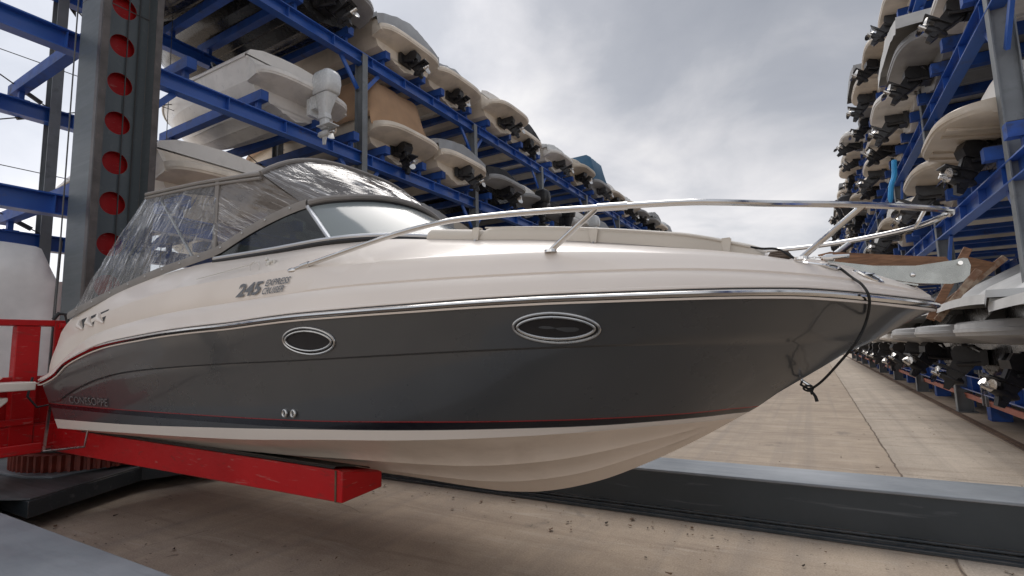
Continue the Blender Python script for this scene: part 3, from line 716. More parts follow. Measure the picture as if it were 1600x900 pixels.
pane_ranges = [(0, 12, M['glass_side']), (12, K-13, M['glass_front']), (K-13, K-1, M['glass_side'])]
for a, b, mt in pane_ranges:
    m = MB(); m.grid([[b_[i].lerp(t_[i], f) for i in range(a, b+1)] for f in (.06,.35,.65,.97)]); m.build('windscreen_pane', [mt], cr)
m = MB(); m.tube([p+Vector((0,0,.012)) for p in b_], .017, 8, 0); m.tube([p+Vector((0,0,-.012)) for p in b_], .019, 8, 1); m.tube(t_, .013, 8, 1)
m.tube([b_[12], t_[12]], .017, 8, 0); m.tube([b_[K-13], t_[K-13]], .017, 8, 0)
m.build('windscreen_frame', [M['alu'], M['rubber']], cr)

# canvas camper top
rf = [(-5.18,1.0,3.085),(-4.75,1.0,3.06),(-4.3,1.0,3.03),(-3.9,.99,2.995),(-3.5,.985,2.955)]
rft = pc([(x, z) for x, h, z in rf])
m = MB(); NR = 14
def crown(x, f):     # f -1..1 across; crowned roof
    zc = 3.22+.0*x; e = rft(x)
    return e+(zc-e)*(1-abs(f)**3.2)
rws = []
for i in range(15):
    x = lerp(-5.18, -3.5, i/14); sag = .02*math.sin(math.pi*i/14)
    rws.append([(x+.06*(1-abs(f)**2), Yc+f*.99, crown(x, f)-sag*(1-abs(f))) for f in [-1+2*k/28 for k in range(29)]])
m.grid(rws); canopy = m.build('canopy_top', [M['canvas']], cr)
for x in (-5.17, -3.50):
    m = MB(); m.tube([(x+.06*(1-abs(f)**2), Yc+f*.99, crown(x, f)+.004) for f in [-1+2*k/28 for k in range(29)]], .020, 8); m.build('canopy_bow', [M['canvas']], canopy)
for s in (-1, 1):
    m = MB(); m.tube([(x, Yc+s*h, z) for x, h, z in rf], .017, 8); m.tube([(x, Yc+s*(h+.004), z-.035) for x, h, z in rf], .012, 8); m.build('canopy_hem', [M['canvas']], canopy)
hemL = [(-6.16,1.165,1.995),(-5.716,1.14,2.095),(-5.235,1.105,2.195),(-4.819,1.075,2.275),(-4.439,1.04,2.330),(-4.05,1.005,2.385)]
def wob(p, a, sd): 
    n = noise.noise_vector(Vector(p)*3.1+Vector((sd,0,0))); return (p[0], p[1]+a*n.y, p[2])
side_lo = spline([(x, h, z) for x, h, z in hemL], 5)       # aft part of the bottom edge
wtop = spline([(x, h, z) for x, h, z in W1], 6)
for s in (-1, 1):
    # clear aft side panel: roof edge down to coaming
    up_ = spline([(-5.18,1.0,3.07),(-4.75,1.0,3.045),(-4.3,1.0,3.015),(-4.05,.99,2.995)], 8)
    lo_ = side_lo; n = 24
    def at_(P, f):
        k = f*(len(P)-1); i = min(int(k), len(P)-2); return P[i].lerp(P[i+1], k-i)
    rws = []
    for j in range(13):
        g = j/12; r = []
        for i in range(n+1):
            p = at_(lo_, i/n).lerp(at_(up_, i/n), g)
            w = .02*math.sin(math.pi*g)*noise.noise(Vector((p.x*4+p.z*3, p.z*1.2, s*5)))
            r.append((p.x, Yc+s*(p.y+w+.015*math.sin(math.pi*g)), p.z))
        rws.append(r)
    m = MB(); m.grid(rws); m.build('clear_side_curtain', [M['vinyl_clear']], canopy)
    # creased panel from mid curtain forward, over the side glass
    up2 = spline([(-4.05,.99,2.995),(-3.8,.985,2.98),(-3.5,.98,2.945)], 8)
    lo2 = wtop[0:13]
    rws = []
    for j in range(13):
        g = j/12; r = []
        for i in range(n+1):
            p = at_(lo2, i/n).lerp(at_(up2, i/n), g)
            w = .02*math.sin(math.pi*g)*noise.noise(Vector((p.x*3-p.z*6, p.z*2, s*9)))
            r.append((p.x, Yc+s*(p.y+w+.012*math.sin(math.pi*g)), p.z))
        rws.append(r)
    m = MB(); m.grid(rws); m.build('creased_side_curtain', [M['vinyl_grey']], canopy)
    # grey hem along the bottom edge, up and over the windscreen
    path = [Vector(p) for p in side_lo]+[Vector(p) for p in wtop[1:13]]
    m = MB(); rws = []
    for p in path: rws.append([(p.x, Yc+s*(p.y+.012), p.z-.012), (p.x, Yc+s*(p.y+.02), p.z+.024), (p.x, Yc+s*(p.y+.012), p.z+.058), (p.x, Yc+s*(p.y-.002), p.z+.062)])
    m.grid(rws); m.build('curtain_hem', [M['canvas']], canopy)
    m = MB(); m.bar((-4.05, Yc+s*1.004, 2.40), (-4.05, Yc+s*.995, 3.0), .012, .05, up=(1,0,0)); m.build('zip_seam', [M['canvas']], canopy)
    m = MB(); m.tube([(-5.05,Yc+s*.95,3.05),(-4.35,Yc+s*1.0,2.40)], .012, 8); m.build('canopy_strut', [M['steel_dull']], canopy)
    if s == -1:
        for k in range(2, len(path)-1, 3):
            p = path[k]; m = MB(); m.ell((p.x, Yc+s*(p.y+.022), p.z+.028), .009, .005, .009, 8, 6); m.build('snap_fastener', [M['steel_dull']], canopy)
# aft curtain
rws = []
for j in range(9):
    g = j/8
    rws.append([(lerp(-6.16, -5.17+.06*(1-abs(f)**2), g), Yc+f*lerp(1.165, 1.0, g), lerp(1.995, crown(-5.17, f), g)) for f in [-1+2*k/20 for k in range(21)]])
m = MB(); m.grid(rws); m.build('clear_aft_curtain', [M['vinyl_clear']], canopy)
# front panel between the front bow and the windscreen
ft = wtop[12:]; tp = full([(x, h, z) for x, h, z in W1]); ts = spline(tp, 6)[12:-12]; n = len(ts)-1
rws = []
for j in range(11):
    g = j/10; r = []
    for i in range(n+1):
        f = -1+2*i/n; q = Vector((-3.5+.06*(1-abs(f)**2), Yc+f*.985, crown(-3.5, f)))
        p = ts[i].lerp(q, g); w = .03*math.sin(math.pi*g)*noise.noise(Vector((p.y*5, p.z*4+p.x*3, 3)))
        ed = 1-abs(f)**6; r.append((p.x+(w+.03*math.sin(math.pi*g))*ed, p.y, p.z+w*ed))
    rws.append(r)
m = MB(); m.grid(rws); m.build('front_curtain', [M['vinyl_grey']], canopy)
m = MB(); m.tube([p+Vector((.012,0,.03)) for p in ts], .024, 8); m.build('curtain_hem', [M['canvas']], canopy)

# cockpit furniture glimpsed through the vinyl
m = MB(); m.box(-3.1, -2.75, 2.45, 4.15, 1.6, 2.36); m.prism([(-3.15,2.30),(-2.78,2.30),(-2.78,2.40),(-3.05,2.44)], 'y', 3.45, 4.1); m.build('dashboard', [M['canvas_dark']], cr, bevel=.02)
for y in (2.75, 3.85):
    m = MB(); m.box(-3.95, -3.5, y-.27, y+.27, 1.6, 2.0); m.box(-4.05, -3.93, y-.27, y+.27, 1.95, 2.5); m.build('cockpit_seat', [M['seat']], cr, bevel=.05)
m = MB(); m.tube([(-3.22+.06*math.sin(a), 3.85+.19*math.cos(a), 2.36+.17*math.sin(a)) for a in [k*math.pi/12 for k in range(24)]], .014, 8, closed=True); m.build('steering_wheel', [M['rubber']], cr)
m = MB(); m.box(-6.2, -5.7, 2.3, 4.3, 1.6, 2.0); m.box(-6.3, -6.18, 2.3, 4.3, 1.6, 2.2); m.build('aft_bench', [M['seat']], cr, bevel=.05)

# sun pads on the foredeck
def pad(name, a, b, th, inset):
    m = MB(); rws = []
    n = 40
    for i in range(n+1):
        x = lerp(a, b, i/n); e = min(1, math.sqrt(max(0, 1-(1-min(i, n-i)/3)**2))) if min(i, n-i) < 3 else 1
        h = dC(x)*.985-inset; t = th*(.35+.65*e)*(1 if x < -.6 else lerp(1, .55, sstep(-.6, b, x)))
        zd = zCo(x)+.003; r = []
        for f, g in ((1,0),(1.004,.35),(.998,.7),(.97,.95),(.9,1.04),(.5,1.12),(0,1.15)):
            r.append((x, Yc-h*f, zd+t*g+.05*(1-f)*sc_(x)))
        rws.append(r)
    m.grid(rws); 
    m.add(rws[0], [tuple(range(7))]); m.add(rws[-1], [tuple(range(6,-1,-1))])
    m.mirror_y(Yc)
    # piping
    return m.build(name, [M['cushion']], cr, smooth=50)
pad('head_cushion', -2.13, -1.76, .070, .0)
p_ = pad('sun_pad', -1.745, -.19, .086, .0)
m = MB(); m.tube([(x, Yc-dC(x)*.99, zCo(x)+.003+.075*(1 if x < -.6 else lerp(1, .55, sstep(-.6, -.19, x)))) for x in [lerp(-1.7, -.25, k/30) for k in range(31)]], .005, 6); m.build('piping', [M['cushion']], p_)
for x in (-1.76, -1.02, -.36):
    h = dC(x); z = zCo(x); m = MB()
    m.prism([(x-.028,z+.07),(x+.028,z+.07),(x+.014,z-.005),(x-.014,z-.005)], 'y', Yc-h-.008, Yc-h-.001, 0)
    m.bar((x-.02, Yc-h+.02, z+.074), (x+.02, Yc-h+.02, z+.074), .05, .008, 0)
    m.tube([(x, Yc-h-.012, z), (x-.01, Yc-h-.03, z-.03), (x-.035, Yc-h-.035, z-.045)], .006, 6, 1); m.ell((x-.01, Yc-h-.025, z-.03), .014, .008, .018, 8, 6, 1)
    m.build('strap_buckle', [M['cushion'], M['steel_dull']], cr)

# bow rail
hR = pc([(-3,1.165),(-2.83,1.155),(-2.455,1.12),(-1.9,1.1),(-1.3,1.05),(-.8,.95),(-.45,.85),(-.13,.74),(.18,.58),(.45,.36),(.6,.17),(.638,.07),(.645,0)])
zR = pc([(-2.92,2.125),(-2.83,2.142),(-2.455,2.209),(-1.938,2.278),(-1.67,2.296),(-1.29,2.285),(-.82,2.264),(-.44,2.25),(-.128,2.217),(.17,2.198),(.48,2.19),(.56,2.192),(.645,2.205)])
near = [(x, Yc-hR(x), zR(x)) for x in [-2.90,-2.83,-2.7,-2.45,-2.2,-1.94,-1.67,-1.45,-1.29,-1.05,-.82,-.63,-.44,-.28,-.13,.03,.18,.33,.45,.53,.59,.625,.640]]
path = near+[(.645, Yc, zR(.645))]+[(x, 2*Yc-y, z+.012) for x, y, z in reversed(near)]
rail = MB(); rail.tube(spline(path, 3), .0150, 10); rail = rail.build('bow_rail', [M['steel']], cr)
for s in (1, -1):
    def Ys(h): return Yc-s*h
    for (a, b) in (((-.86, hR(-.86), zR(-.86)), (-1.126, .95, 2.085)), ((.245, hR(.245), zR(.245)), (-.02, .43, 1.995))):
        m = MB(); m.tube([(a[0], Ys(a[1]), a[2]), (b[0], Ys(b[1]), b[2])], .0145, 10); m.tube([(b[0], Ys(b[1]), b[2]-.008), (b[0], Ys(b[1]), b[2]+.006)], .032, 12)
        m.build('stanchion', [M['steel']], rail)
    m = MB(); m.ell((-2.88, Ys(1.16), 2.132), .05, .018, .02, 10, 6); m.tube([(-2.80, Ys(1.152), 2.150),(-2.73, Ys(1.146),2.162)], .019, 10); m.build('rail_foot', [M['steel']], rail)
m = MB(); m.tube([(-.86, Yc-hR(-.86), zR(-.86)),(-.72, Yc-hR(-.72), zR(-.72))], .0195, 10); m.build('rail_sleeve', [M['steel']], rail)
m = MB(); m.tube([(.50, Yc-hR(.50), zR(.50)), (.54, Yc+hR(.54), zR(.54)+.01)], .009, 8); m.build('pulpit_bar', [M['steel']], rail)

# anchor roller channel, chain, deck fittings
near_pl = [(.10,1.985),(.24,1.925),(.47,1.862),(.60,1.848),(.645,1.855),(.672,1.885),(.680,1.93),(.672,1.965),(.655,1.97),(.62,1.962),(.47,1.950),(.30,1.968),(.10,2.015)]
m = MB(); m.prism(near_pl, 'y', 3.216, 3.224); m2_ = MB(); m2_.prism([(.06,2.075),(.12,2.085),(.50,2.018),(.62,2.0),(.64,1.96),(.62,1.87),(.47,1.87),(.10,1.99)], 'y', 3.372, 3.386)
m.prism([(.12,1.975),(.24,1.918),(.47,1.856),(.47,1.848),(.24,1.908),(.12,1.965)], 'y', 3.2, 3.40)
ro_ = m.build('anchor_roller', [plain('worn_roller_steel', (.30,.315,.305), .26, .95, var=.25, scale=9, dirt=(.40,.39,.35), dscale=14, dpos=(.6,.75))], cr); m2_.build('reflection_brown_cheek', [M['wood']], ro_)  # far cheek is steel; its brown paints in the ground's reflection
m = MB(); m.tube([(.64,3.20,1.945),(.64,3.40,1.945)], .010, 12); m.tube([(.60,3.23,1.90),(.60,3.37,1.90)], .035, 14); m.build('roller_pin', [M['steel']], ro_)
m = MB(); m.ell((.455,3.212,1.905), .012, .006, .012); m.build('bolt', [M['steel']], ro_)
m = MB()
for k in range(9):
    x = lerp(-.02, .10, k/8); z = lerp(2.045, 2.035, k/8)
    m.tube([(x+.010*math.cos(a), 3.22+(.006*math.sin(a) if k % 2 else 0), z+(.006*math.sin(a) if k % 2 == 0 else 0)) for a in [j*math.pi/4 for j in range(8)]], .0028, 5, closed=True)
m.build('anchor_chain', [M['steel']], cr)
m = MB(); m.tube([(.08,3.22,2.035),(.20,3.22,2.032)], [.014,.010], 10); m.tube([(.09,3.22,2.034),(.125,3.22,2.033)], .019, 10); m.ell((.12,3.24,2.03),.02,.03,.02); m.build('anchor_shackle', [M['steel']], cr)
def on_deck(x, h):
    L = [(0, zCo(x)+.058*sc_(x)), (dC(x)*.36, zCo(x)+.052*sc_(x)), (dC(x)*.70, zCo(x)+.035*sc_(x)), (dC(x), zCo(x)), (dB(x), zB(x)), (dA(x), zA(x)), (hS(x), zS(x)+.06)]
    for (h0, z0), (h1, z1) in zip(L, L[1:]):
        if h <= h1: return lerp(z0, z1, (h-h0)/max(1e-5, h1-h0))
    return L[-1][1]
def oval(name, x, h, a, b):
    cpt = []
    for k in range(24):
        t = 2*math.pi*k/24; xx = x+a*math.cos(t); h2 = h+b*math.sin(t); cpt.append(Vector((xx, Yc-h2, on_deck(xx, h2)+.004)))
    m = MB(); m.tube(cpt, .008, 6, closed=True); o = m.build(name, [M['steel']], cr)
    m = MB(); c = Vector((x, Yc-h, on_deck(x, h)+.002)); m.add([c]+cpt, [(0,i+1,(i+1)%24+1) for i in range(24)]); m.build('recess', [M['black_plastic']], o)
    m = MB(); m.ell((x, Yc-h, on_deck(x, h)+.006), a*.6, b*.45, .006, 12, 6); m.build('pull_up_bar', [M['steel']], o)
oval('deck_cleat', .06, .36, .075, .045); oval('nav_light', .255, .27, .055, .028)
m = MB(); zz = 2.225
def SD(x, z): return Yc-deckh(x, z)
for k, (dx, dz, r) in enumerate(((0,0,.020),(.03,.012,.012),(-.02,.03,.014),(.01,-.02,.012))): m.ell((-3.22+dx, SD(-3.22, zz)-.015, zz+dz), r, .014, r, 10, 6)
m.box(-3.225, -3.16, SD(-3.2,zz)-.012, SD(-3.2,zz)+.01, zz-.035, zz+.02)
m.build('side_latch', [M['seat']], cr)
m = MB(); m.tube([(-3.9, SD(-3.9,2.14)-.012, 2.165), (-3.6, SD(-3.6,2.18)-.012, 2.20), (-3.3, SD(-3.3,2.22)-.012, 2.245)], .0035, 6)
m.tube([(-3.30+.055*math.cos(a), SD(-3.3,2.19)-.014, 2.195+.045*math.sin(a)) for a in [k*math.pi/10-1.0 for k in range(18)]], .003, 6); m.build('lanyard', [M['seat']], cr)
m = MB(); m.tube([(-.075,Yc-.02,1.375),(-.03,Yc-.03,1.345),(-.045,Yc+.03,1.345),(-.08,Yc+.02,1.38)], .008, 8); m.build('bow_eye', [M['steel']], cr)
m = MB(); m.ell((-6.62,Yc-1.10,1.24), .05, .03, .05); m.build('stern_eye', [M['gel_white']], cr)
m = MB(); m.box(-6.84, -6.5, Yc-1.05, Yc+1.05, 1.30, 1.40); m.build('swim_platform', [M['gel_white']], cr, bevel=.02)

# black mooring line hanging from the foredeck
def sidepts(L): return [(x, Yc-h, z) for x, h, z in L]
rp = []
rp += [(-.28, Yc-.33, 2.105), (-.2, Yc-.30, 2.085), (-.12, Yc-.30, 2.07)]
rp += [(x, Yc-h, on_deck(x, h)+.008) for x, h in ((-.02,.33),(.06,.30),(.13,.34),(.18,.40))]
rp += [(.215, Yc-hS(.2)-.02, zS(.2)+.075), (.232, Yc-hS(.21)-.055, zS(.21)+.01), (.225, Yc-hullh(.2,1.66)-.075, 1.68), (.17, Yc-.42, 1.58), (.09, Yc-.30, 1.47), (.02, Yc-.20, 1.385), (-.035, Yc-.12, 1.335)]
m = MB(); m.tube(spline(rp, 6), .0062, 8); 
m.tube([(-.045+.022*math.cos(a), Yc-.10+.01*math.sin(2*a), 1.34+.014*math.sin(a)) for a in [k*math.pi/8 for k in range(16)]], .0055, 6, closed=True)
m.ell((-.035,Yc-.12,1.335), .015,.014,.012,8,6); m.tube([(-.035,Yc-.12,1.335),(-.015,Yc-.125,1.30),(-.01,Yc-.13,1.275)], [.006,.008,.009], 8); m.tube([(-.035,Yc-.12,1.335),(-.028,Yc-.122,1.31)], .008, 6)
m.tube([(-.04,Yc-.11,1.335),(-.08,Yc-.05,1.355),(-.07,Yc-.02,1.375)], .006, 6)
tag(m.build('mooring_line', [M['rope_black']]), 'black mooring line draped over the cruiser bow, knotted near the stem', 'rope')
m = MB()
for k in range(3): m.tube([(-.12+(.055-.008*k)*math.cos(a), Yc-.27+(.05-.008*k)*math.sin(a), on_deck(-.12,.27)+.012+.012*k) for a in [j*math.pi/8 for j in range(16)]], .009, 6, closed=True)
tag(m.build('rope_coil', [M['rope_brown']]), 'small brown coil of rope on the cruiser foredeck', 'rope')

# ------------------------------------------------------------------ boat racks
def rack(side, label):
    s = 1 if side == 'left' else -1            # +1: aisle lies toward +X
    xf = -9.32 if side == 'left' else 2.65
    xr = xf-s*3.25
    p0 = 3.85 if side == 'left' else 4.45
    nb = 8 if side == 'left' else 9
    posts = [p0+4.9*k for k in range(-1, nb+1)]
    y0, y1 = posts[0]-.3, posts[-1]+.3
    levels = [3.96, 6.46, 9.05] if side == 'left' else [.80, 3.96, 6.45, 9.05]
    e = empty('boat_rack', label, 'boat rack', loc=((xf+xr)/2, (y0+y1)/2, 0))
    top = 9.0
    for y in posts:
        for x in (xf+s*(.06 if s > 0 else .02), xr+s*.06):
            if side == 'right' and abs(x-xf) > 1 and y > 30: continue
            m = MB()
            a, b = x-.135, x+.135
            m.box(a, a+.018, y-.085, y+.085, 0, top); m.box(b-.018, b, y-.085, y+.085, 0, top); m.box(a+.018, b-.018, y-.006, y+.006, 0, top)
            m.box(a-.05, b+.05, y-.14, y+.14, 0, .02)
            m.build('post', [M['post_grey']], e, smooth=0)
    for lv in levels:
        for x, nm in ((xf+s*.06, 'front_beam'), (xr+s*.06, 'rear_beam')):
            if lv < 1: x -= s*.10
            m = MB(); w = .10; h = .30
            m.box(x-w, x+w, y0, y1, lv-.022, lv); m.box(x-w, x+w, y0, y1, lv-h, lv-h+.022); m.box(x-.008-s*.02, x+.008-s*.02, y0, y1, lv-h+.022, lv-.022)
            y = y0+.6
            while y < y1:
                m.box(x-w+.01, x+w-.01, y-.006, y+.006, lv-h+.022, lv-.022); y += 1.225
            m.build(nm, [M['blue']], e, smooth=0)
        if lv > 1:
            for y in posts[1:]:
                if y > 32: continue
                for d in (-1, 1):
                    x = xf+s*.02
                    m = MB(); m.bar((x, y+d*.09, lv-.95), (x, y+d*.62, lv-.30), .10, .05, up=(1,0,0)); m.build('knee_brace', [M['blue']], e, smooth=0)
    if side == 'left':
        for y0_, z0_, y1_, z1_ in ((-1.05,9.0,3.85,6.5),(-1.05,6.4,3.85,8.9),(-1.05,6.4,3.85,4.0),(-1.05,3.9,3.85,6.4),(3.85,8.9,8.75,6.5),(3.85,6.4,8.75,8.9)):
            m = MB(); a = Vector((xr-.05, y0_, z0_)); b = Vector((xr-.05, y1_, z1_)); m.tube([a, b], .012, 6)
            c = a.lerp(b, .9); m.tube([c, a.lerp(b, .97)], .045, 8); m.build('brace_rod', [M['wire']], e)
        for y in (-.2, 1.5, 5.6): 
            m = MB(); m.tube([(xr+.7, y, 0), (xr+.7, y, 12)], .008, 5); m.build('guide_wire', [M['wire']], e)
        for z in (7.4, 5.2, 8.2):
            m = MB(); m.tube([(xr-.1, -6, z), (xr-.1, 14, z)], .009, 5); m.build('guide_wire', [M['wire']], e)
    return e, s, xf, xr, posts, levels
def bunk_mb(m, s, xf, xr, y, lv):
    a, b = sorted((xf+s*.26, xr-s*.35))
    m.box(a, b, y-.085, y+.085, lv+.17, lv+.37, 0)
    m.box(a+.02, b-.02, y-.07, y+.07, lv+.371, lv+.385, 1)
    for x in (xf+s*.06, xr+s*.06):
        if lv < 1: x -= s*.1
        m.box(x-.05, x+.05, y-.04, y+.04, lv, lv+.17, 0); m.box(x-.09, x+.09, y-.11, y+.11, lv+.001, lv+.014, 0)
RK = {}
RK['left'] = rack('left', 'tall blue steel boat rack on the left behind the stacker mast')
RK['right'] = rack('right', 'tall blue steel boat rack on the right beyond the cruiser bow')
def slots(side, k, lv):
    p = RK[side][4][k+1]
    if side == 'left':
        if k == 0: return {3.96: [5.35, 7.6], 6.46: [7.0], 9.05: [5.2, 7.5]}[lv]
        return [p+1.45, p+3.78]
    return [p+1.30, p+3.72]
for side in ('left', 'right'):
    e, s, xf, xr, posts, levels = RK[side]
    B = []
    for lv in levels:
        for k in range(-1, len(posts)-2):
            ys = [posts[k+1]+1.4, posts[k+1]+3.7] if k < 0 else slots(side, k, lv)
            pos = [c+d for c in ys for d in (-.72, .72)]
            if side == 'left' and k == 0 and lv == 6.46: pos = [4.62, 6.02, 7.5, 8.42]
            if k < 0 and side == 'right': continue
            B += [(y, lv) for y in pos]
    B.sort(key=lambda q: q[0]**2+q[1]**2)
    rest = MB()
    for i, (y, lv) in enumerate(B):
        m = MB() if i < 98 else rest
        bunk_mb(m, s, xf, xr, y, lv)
        if i < 98: m.build('bunk', [M['bunk'], M['canvas_dark']], e, smooth=0, merge=False)
    if rest.v:
        o = rest.build('bunk', [M['bunk'], M['canvas_dark']], e, smooth=0, merge=False); o['kind'] = 'stuff'
# faded red rail along the foot of the right rack
e = empty('guard_rail', 'faded red rail along the foot of right rack on small blue blocks', 'guard rail', loc=(2.68, 20, 0))
m = MB(); m.box(2.655, 2.705, 3, 48, .30, .405); m.box(2.640, 2.655, 3, 48, .375, .405); m.build('bar', [M['pink_bar']], e, bevel=.006)
y = 5.6
while y < 47:
    m = MB(); m.box(2.72, 3.02, y-.13, y+.13, .0, .46); m.build('block', [M['bunk']], e, bevel=.01); y += 2.45
for y, h in ((19.0, 1.68), (12.6, .98), (27, 1.4)):
    for d in (-.11, .11):
        m = MB(); m.box(2.60, 2.638, y+d-.03, y+d+.03, .30, h); m.build('guide_post', [M['post_grey']], e, smooth=0)

# ------------------------------------------------------------------ stored boats
SHAPES = {'D': (5.0, 2.35, .98), 'E': (6.8, 2.55, 1.2), 'A': (6.6, 2.42, 1.02), 'B': (6.2, 2.30, .96), 'C': (7.1, 2.50, 1.10)}
def shape_fn(sh):
    L, Bm, H = SHAPES[sh]
    hs = lambda t: Bm/2*max(0, 1-clamp((t-.4)/.6)**2.4)**.8
    hc = lambda t: .80*Bm/2*max(0, 1-clamp((t-.28)/.67)**2)**.9
    zs = lambda t: H+.10*t
    kz = lambda t: (H+.06)*clamp((t-.52)/.48)**2.5
    zc = lambda t: .30+(kz(.95)-.30)*(min(t, .95)/.95)**2.6 if t <= .95 else kz(t)
    return L, Bm, H, hs, hc, zs, kz, zc
cache = {}
def stored_hull(sh, colr, band=None):
    k = ('h', sh, colr, band)
    if k in cache: return cache[k]
    L, Bm, H, hs, hc, zs, kz, zc = shape_fn(sh)
    T = [i/22 for i in range(23)]
    m = MB(); rows = []
    for f, dz in ((0,0),(.3,0),(.34,-.025),(.40,0),(.62,0),(.66,-.03),(.72,0),(1,-.01)):
        rows.append([(-L*t, hc(t)*f, lerp(kz(t), zc(t), f)+(dz if t < .7 else 0)) for t in T])
    for f in (.04,.35,.36,.7,.95,1):
        rows.append([(-L*t, lerp(hc(t), hs(t), f**.7)+(.012 if f in (.35,.95) else 0)*(1-t), lerp(zc(t), zs(t), f)) for t in T])
    nb = 8
    m.grid(rows, mf=lambda i, j: 1 if (i >= nb+(2 if band else 3) and (sh != 'B' or band)) else 0)
    m.mirror_y(0)
    a = [r[0] for r in rows]; m.grid([a, [(x, -y, z) for x, y, z in a]], 0)
    # sheer lip
    v0, f0 = len(m.v), len(m.f)
    m.grid([[(-L*t, hs(t)+o*(1 if t < .97 else .3), zs(t)+dz) for t in T] for o, dz in ((0,-.03),(.03,-.025),(.035,.02),(0,.035),(-.08,.04))], 2)
    m.mirror_y(0, v0, f0)
    cache[k] = m.mesh('hull', [M['hull_'+colr], M['hull_'+(band if band else 'cream' if colr in ('cream','beige') else 'white' if colr == 'navy' else colr)], M['hull_white']], 30); return cache[k]
def platform(sh, colr, ext=.66, ribs=False):
    k = ('p', sh, colr, ext, ribs)
    if k in cache: return cache[k]
    L, Bm, H, hs, hc, zs, kz, zc = shape_fn(sh)
    m = MB(); N = 26; W = Bm/2*.985
    out = []
    for i in range(N+1):
        a = math.pi*(i/N)-math.pi/2
        y = W*math.copysign(abs(math.sin(a))**.55, math.sin(a)); x = ext*abs(math.cos(a))**.62
        out.append((x, y))
    prof = [(-.02,.44,0),(.5,.49,0),(.93,.555,0),(.985,.565,0),(1.0,.60,0),(1.02,.605,1),(1.02,.64,1),(1.0,.645,0),(.99,.70,0),(.95,.72,0),(0,.73,0)]
    m.grid([[(x*max(0,f)+(-.02 if f < 0 else 0), y*(1-.02*(1-min(1,abs(f)))), z*H) for x, y in out] for f, z, mt in prof], mf=lambda i, j: 0)
    # sides rising to the sheer beside the platform
    for sg in (-1, 1):
        m.prism([(0,.45*H),(.30,.53*H),(.24,.72*H),(.08,.9*H),(0,H)], 'y', sg*W*.99, sg*W*.93)
    if ribs:
        for y in (-.75,-.4,.4,.75): m.bar((.03,y,.43*H),(ext*.86,y,.53*H),.10,.05)
    cache[k] = m.mesh('swim_platform', [M['hull_'+colr]], 35); return cache[k]
def cover(sh, colr, style, seed):
    k = ('c', sh, colr, style, seed % 3)
    if k in cache: return cache[k]
    L, Bm, H, hs, hc, zs, kz, zc = shape_fn(sh)
    def hg(t):
        if style == 'hump': return .26+.80*math.exp(-((t-.34)/.17)**2)+.16*math.exp(-((t-.05)/.12)**2)
        if style == 'tall': return .25+1.05*sstep(-.02,.10,t)*(1-sstep(.34,.62,t))
        if style == 'tent': return .15+1.15*math.exp(-((t-.30)/.19)**2)
        if style == 'block': return .10+1.05*sstep(-.03,.015,t)*(1-sstep(.34,.46,t))
        if style == 'slope': return .03+1.25*clamp((t+.04)/.36)*(1-sstep(.45,.9,t))
        return .20+.22*math.exp(-((t-.3)/.25)**2)
    ridge = 1.1 if style == 'tent' else 2.6 if style in ('block', 'tall') else 1.9
    m = MB(); rows = []; NT_ = 26
    for i in range(NT_+1):
        t = lerp(-.035 if style not in ('drape', 'slope') else -.10, .985, i/NT_); tt = max(0, t); r = []
        for j in range(25):
            f = -1+2*j/24; y = (hs(tt)+.03)*f; 
            z = zs(tt)+.04+hg(t)*(max(0, 1-abs(f)**ridge) if style != 'block' else min(1, (1-abs(f))/.30))*(1-tt**6)
            if t < 0: z -= .10
            n = noise.noise(Vector((t*9, f*5, seed*3.1)))*.045+noise.noise(Vector((t*22+abs(f)*3, f*14, seed*1.7)))*.02
            r.append((-L*t, y, z+n*(1-abs(f)**4)*(clamp(t*5)*.6 if style == 'slope' else 1)))
        for sg, at in ((-1, 0), (1, len(r))):
            yy = sg*(hs(tt)+.045); w = .02*math.sin(t*60+seed)*(0 if style == 'slope' else 1); dz = .16+.05*noise.noise(Vector((t*8, sg, seed)))
            if style == 'drape': dz += .10
            if style == 'slope': dz = .10+.012*noise.noise(Vector((t*3, sg, seed)))
            if sg < 0: r.insert(0, (-L*t, yy, zs(tt)-dz)); r.insert(1, (-L*t, yy+w*.3, zs(tt)-.02))
            else: r.append((-L*t, yy+w*.3, zs(tt)-.02)); r.append((-L*t, yy, zs(tt)-dz))
        rows.append(r)
    first = [(x+.03, y*.995, z-.30-.05*noise.noise(Vector((y*4,seed,0)))) if 1 < j < len(rows[0])-2 else (x+.01, y, z) for j, (x, y, z) in enumerate(rows[0])]
    if style == 'slope': first = [(x+.02, y, z-.10) for x, y, z in rows[0]]
    rows.insert(0, [(x, y, min(z, H*.80) if style != 'slope' else z) for x, y, z in first])
    m.grid(rows); cache[k] = m.mesh('cover', [M['cov_'+colr]], 60); return cache[k]
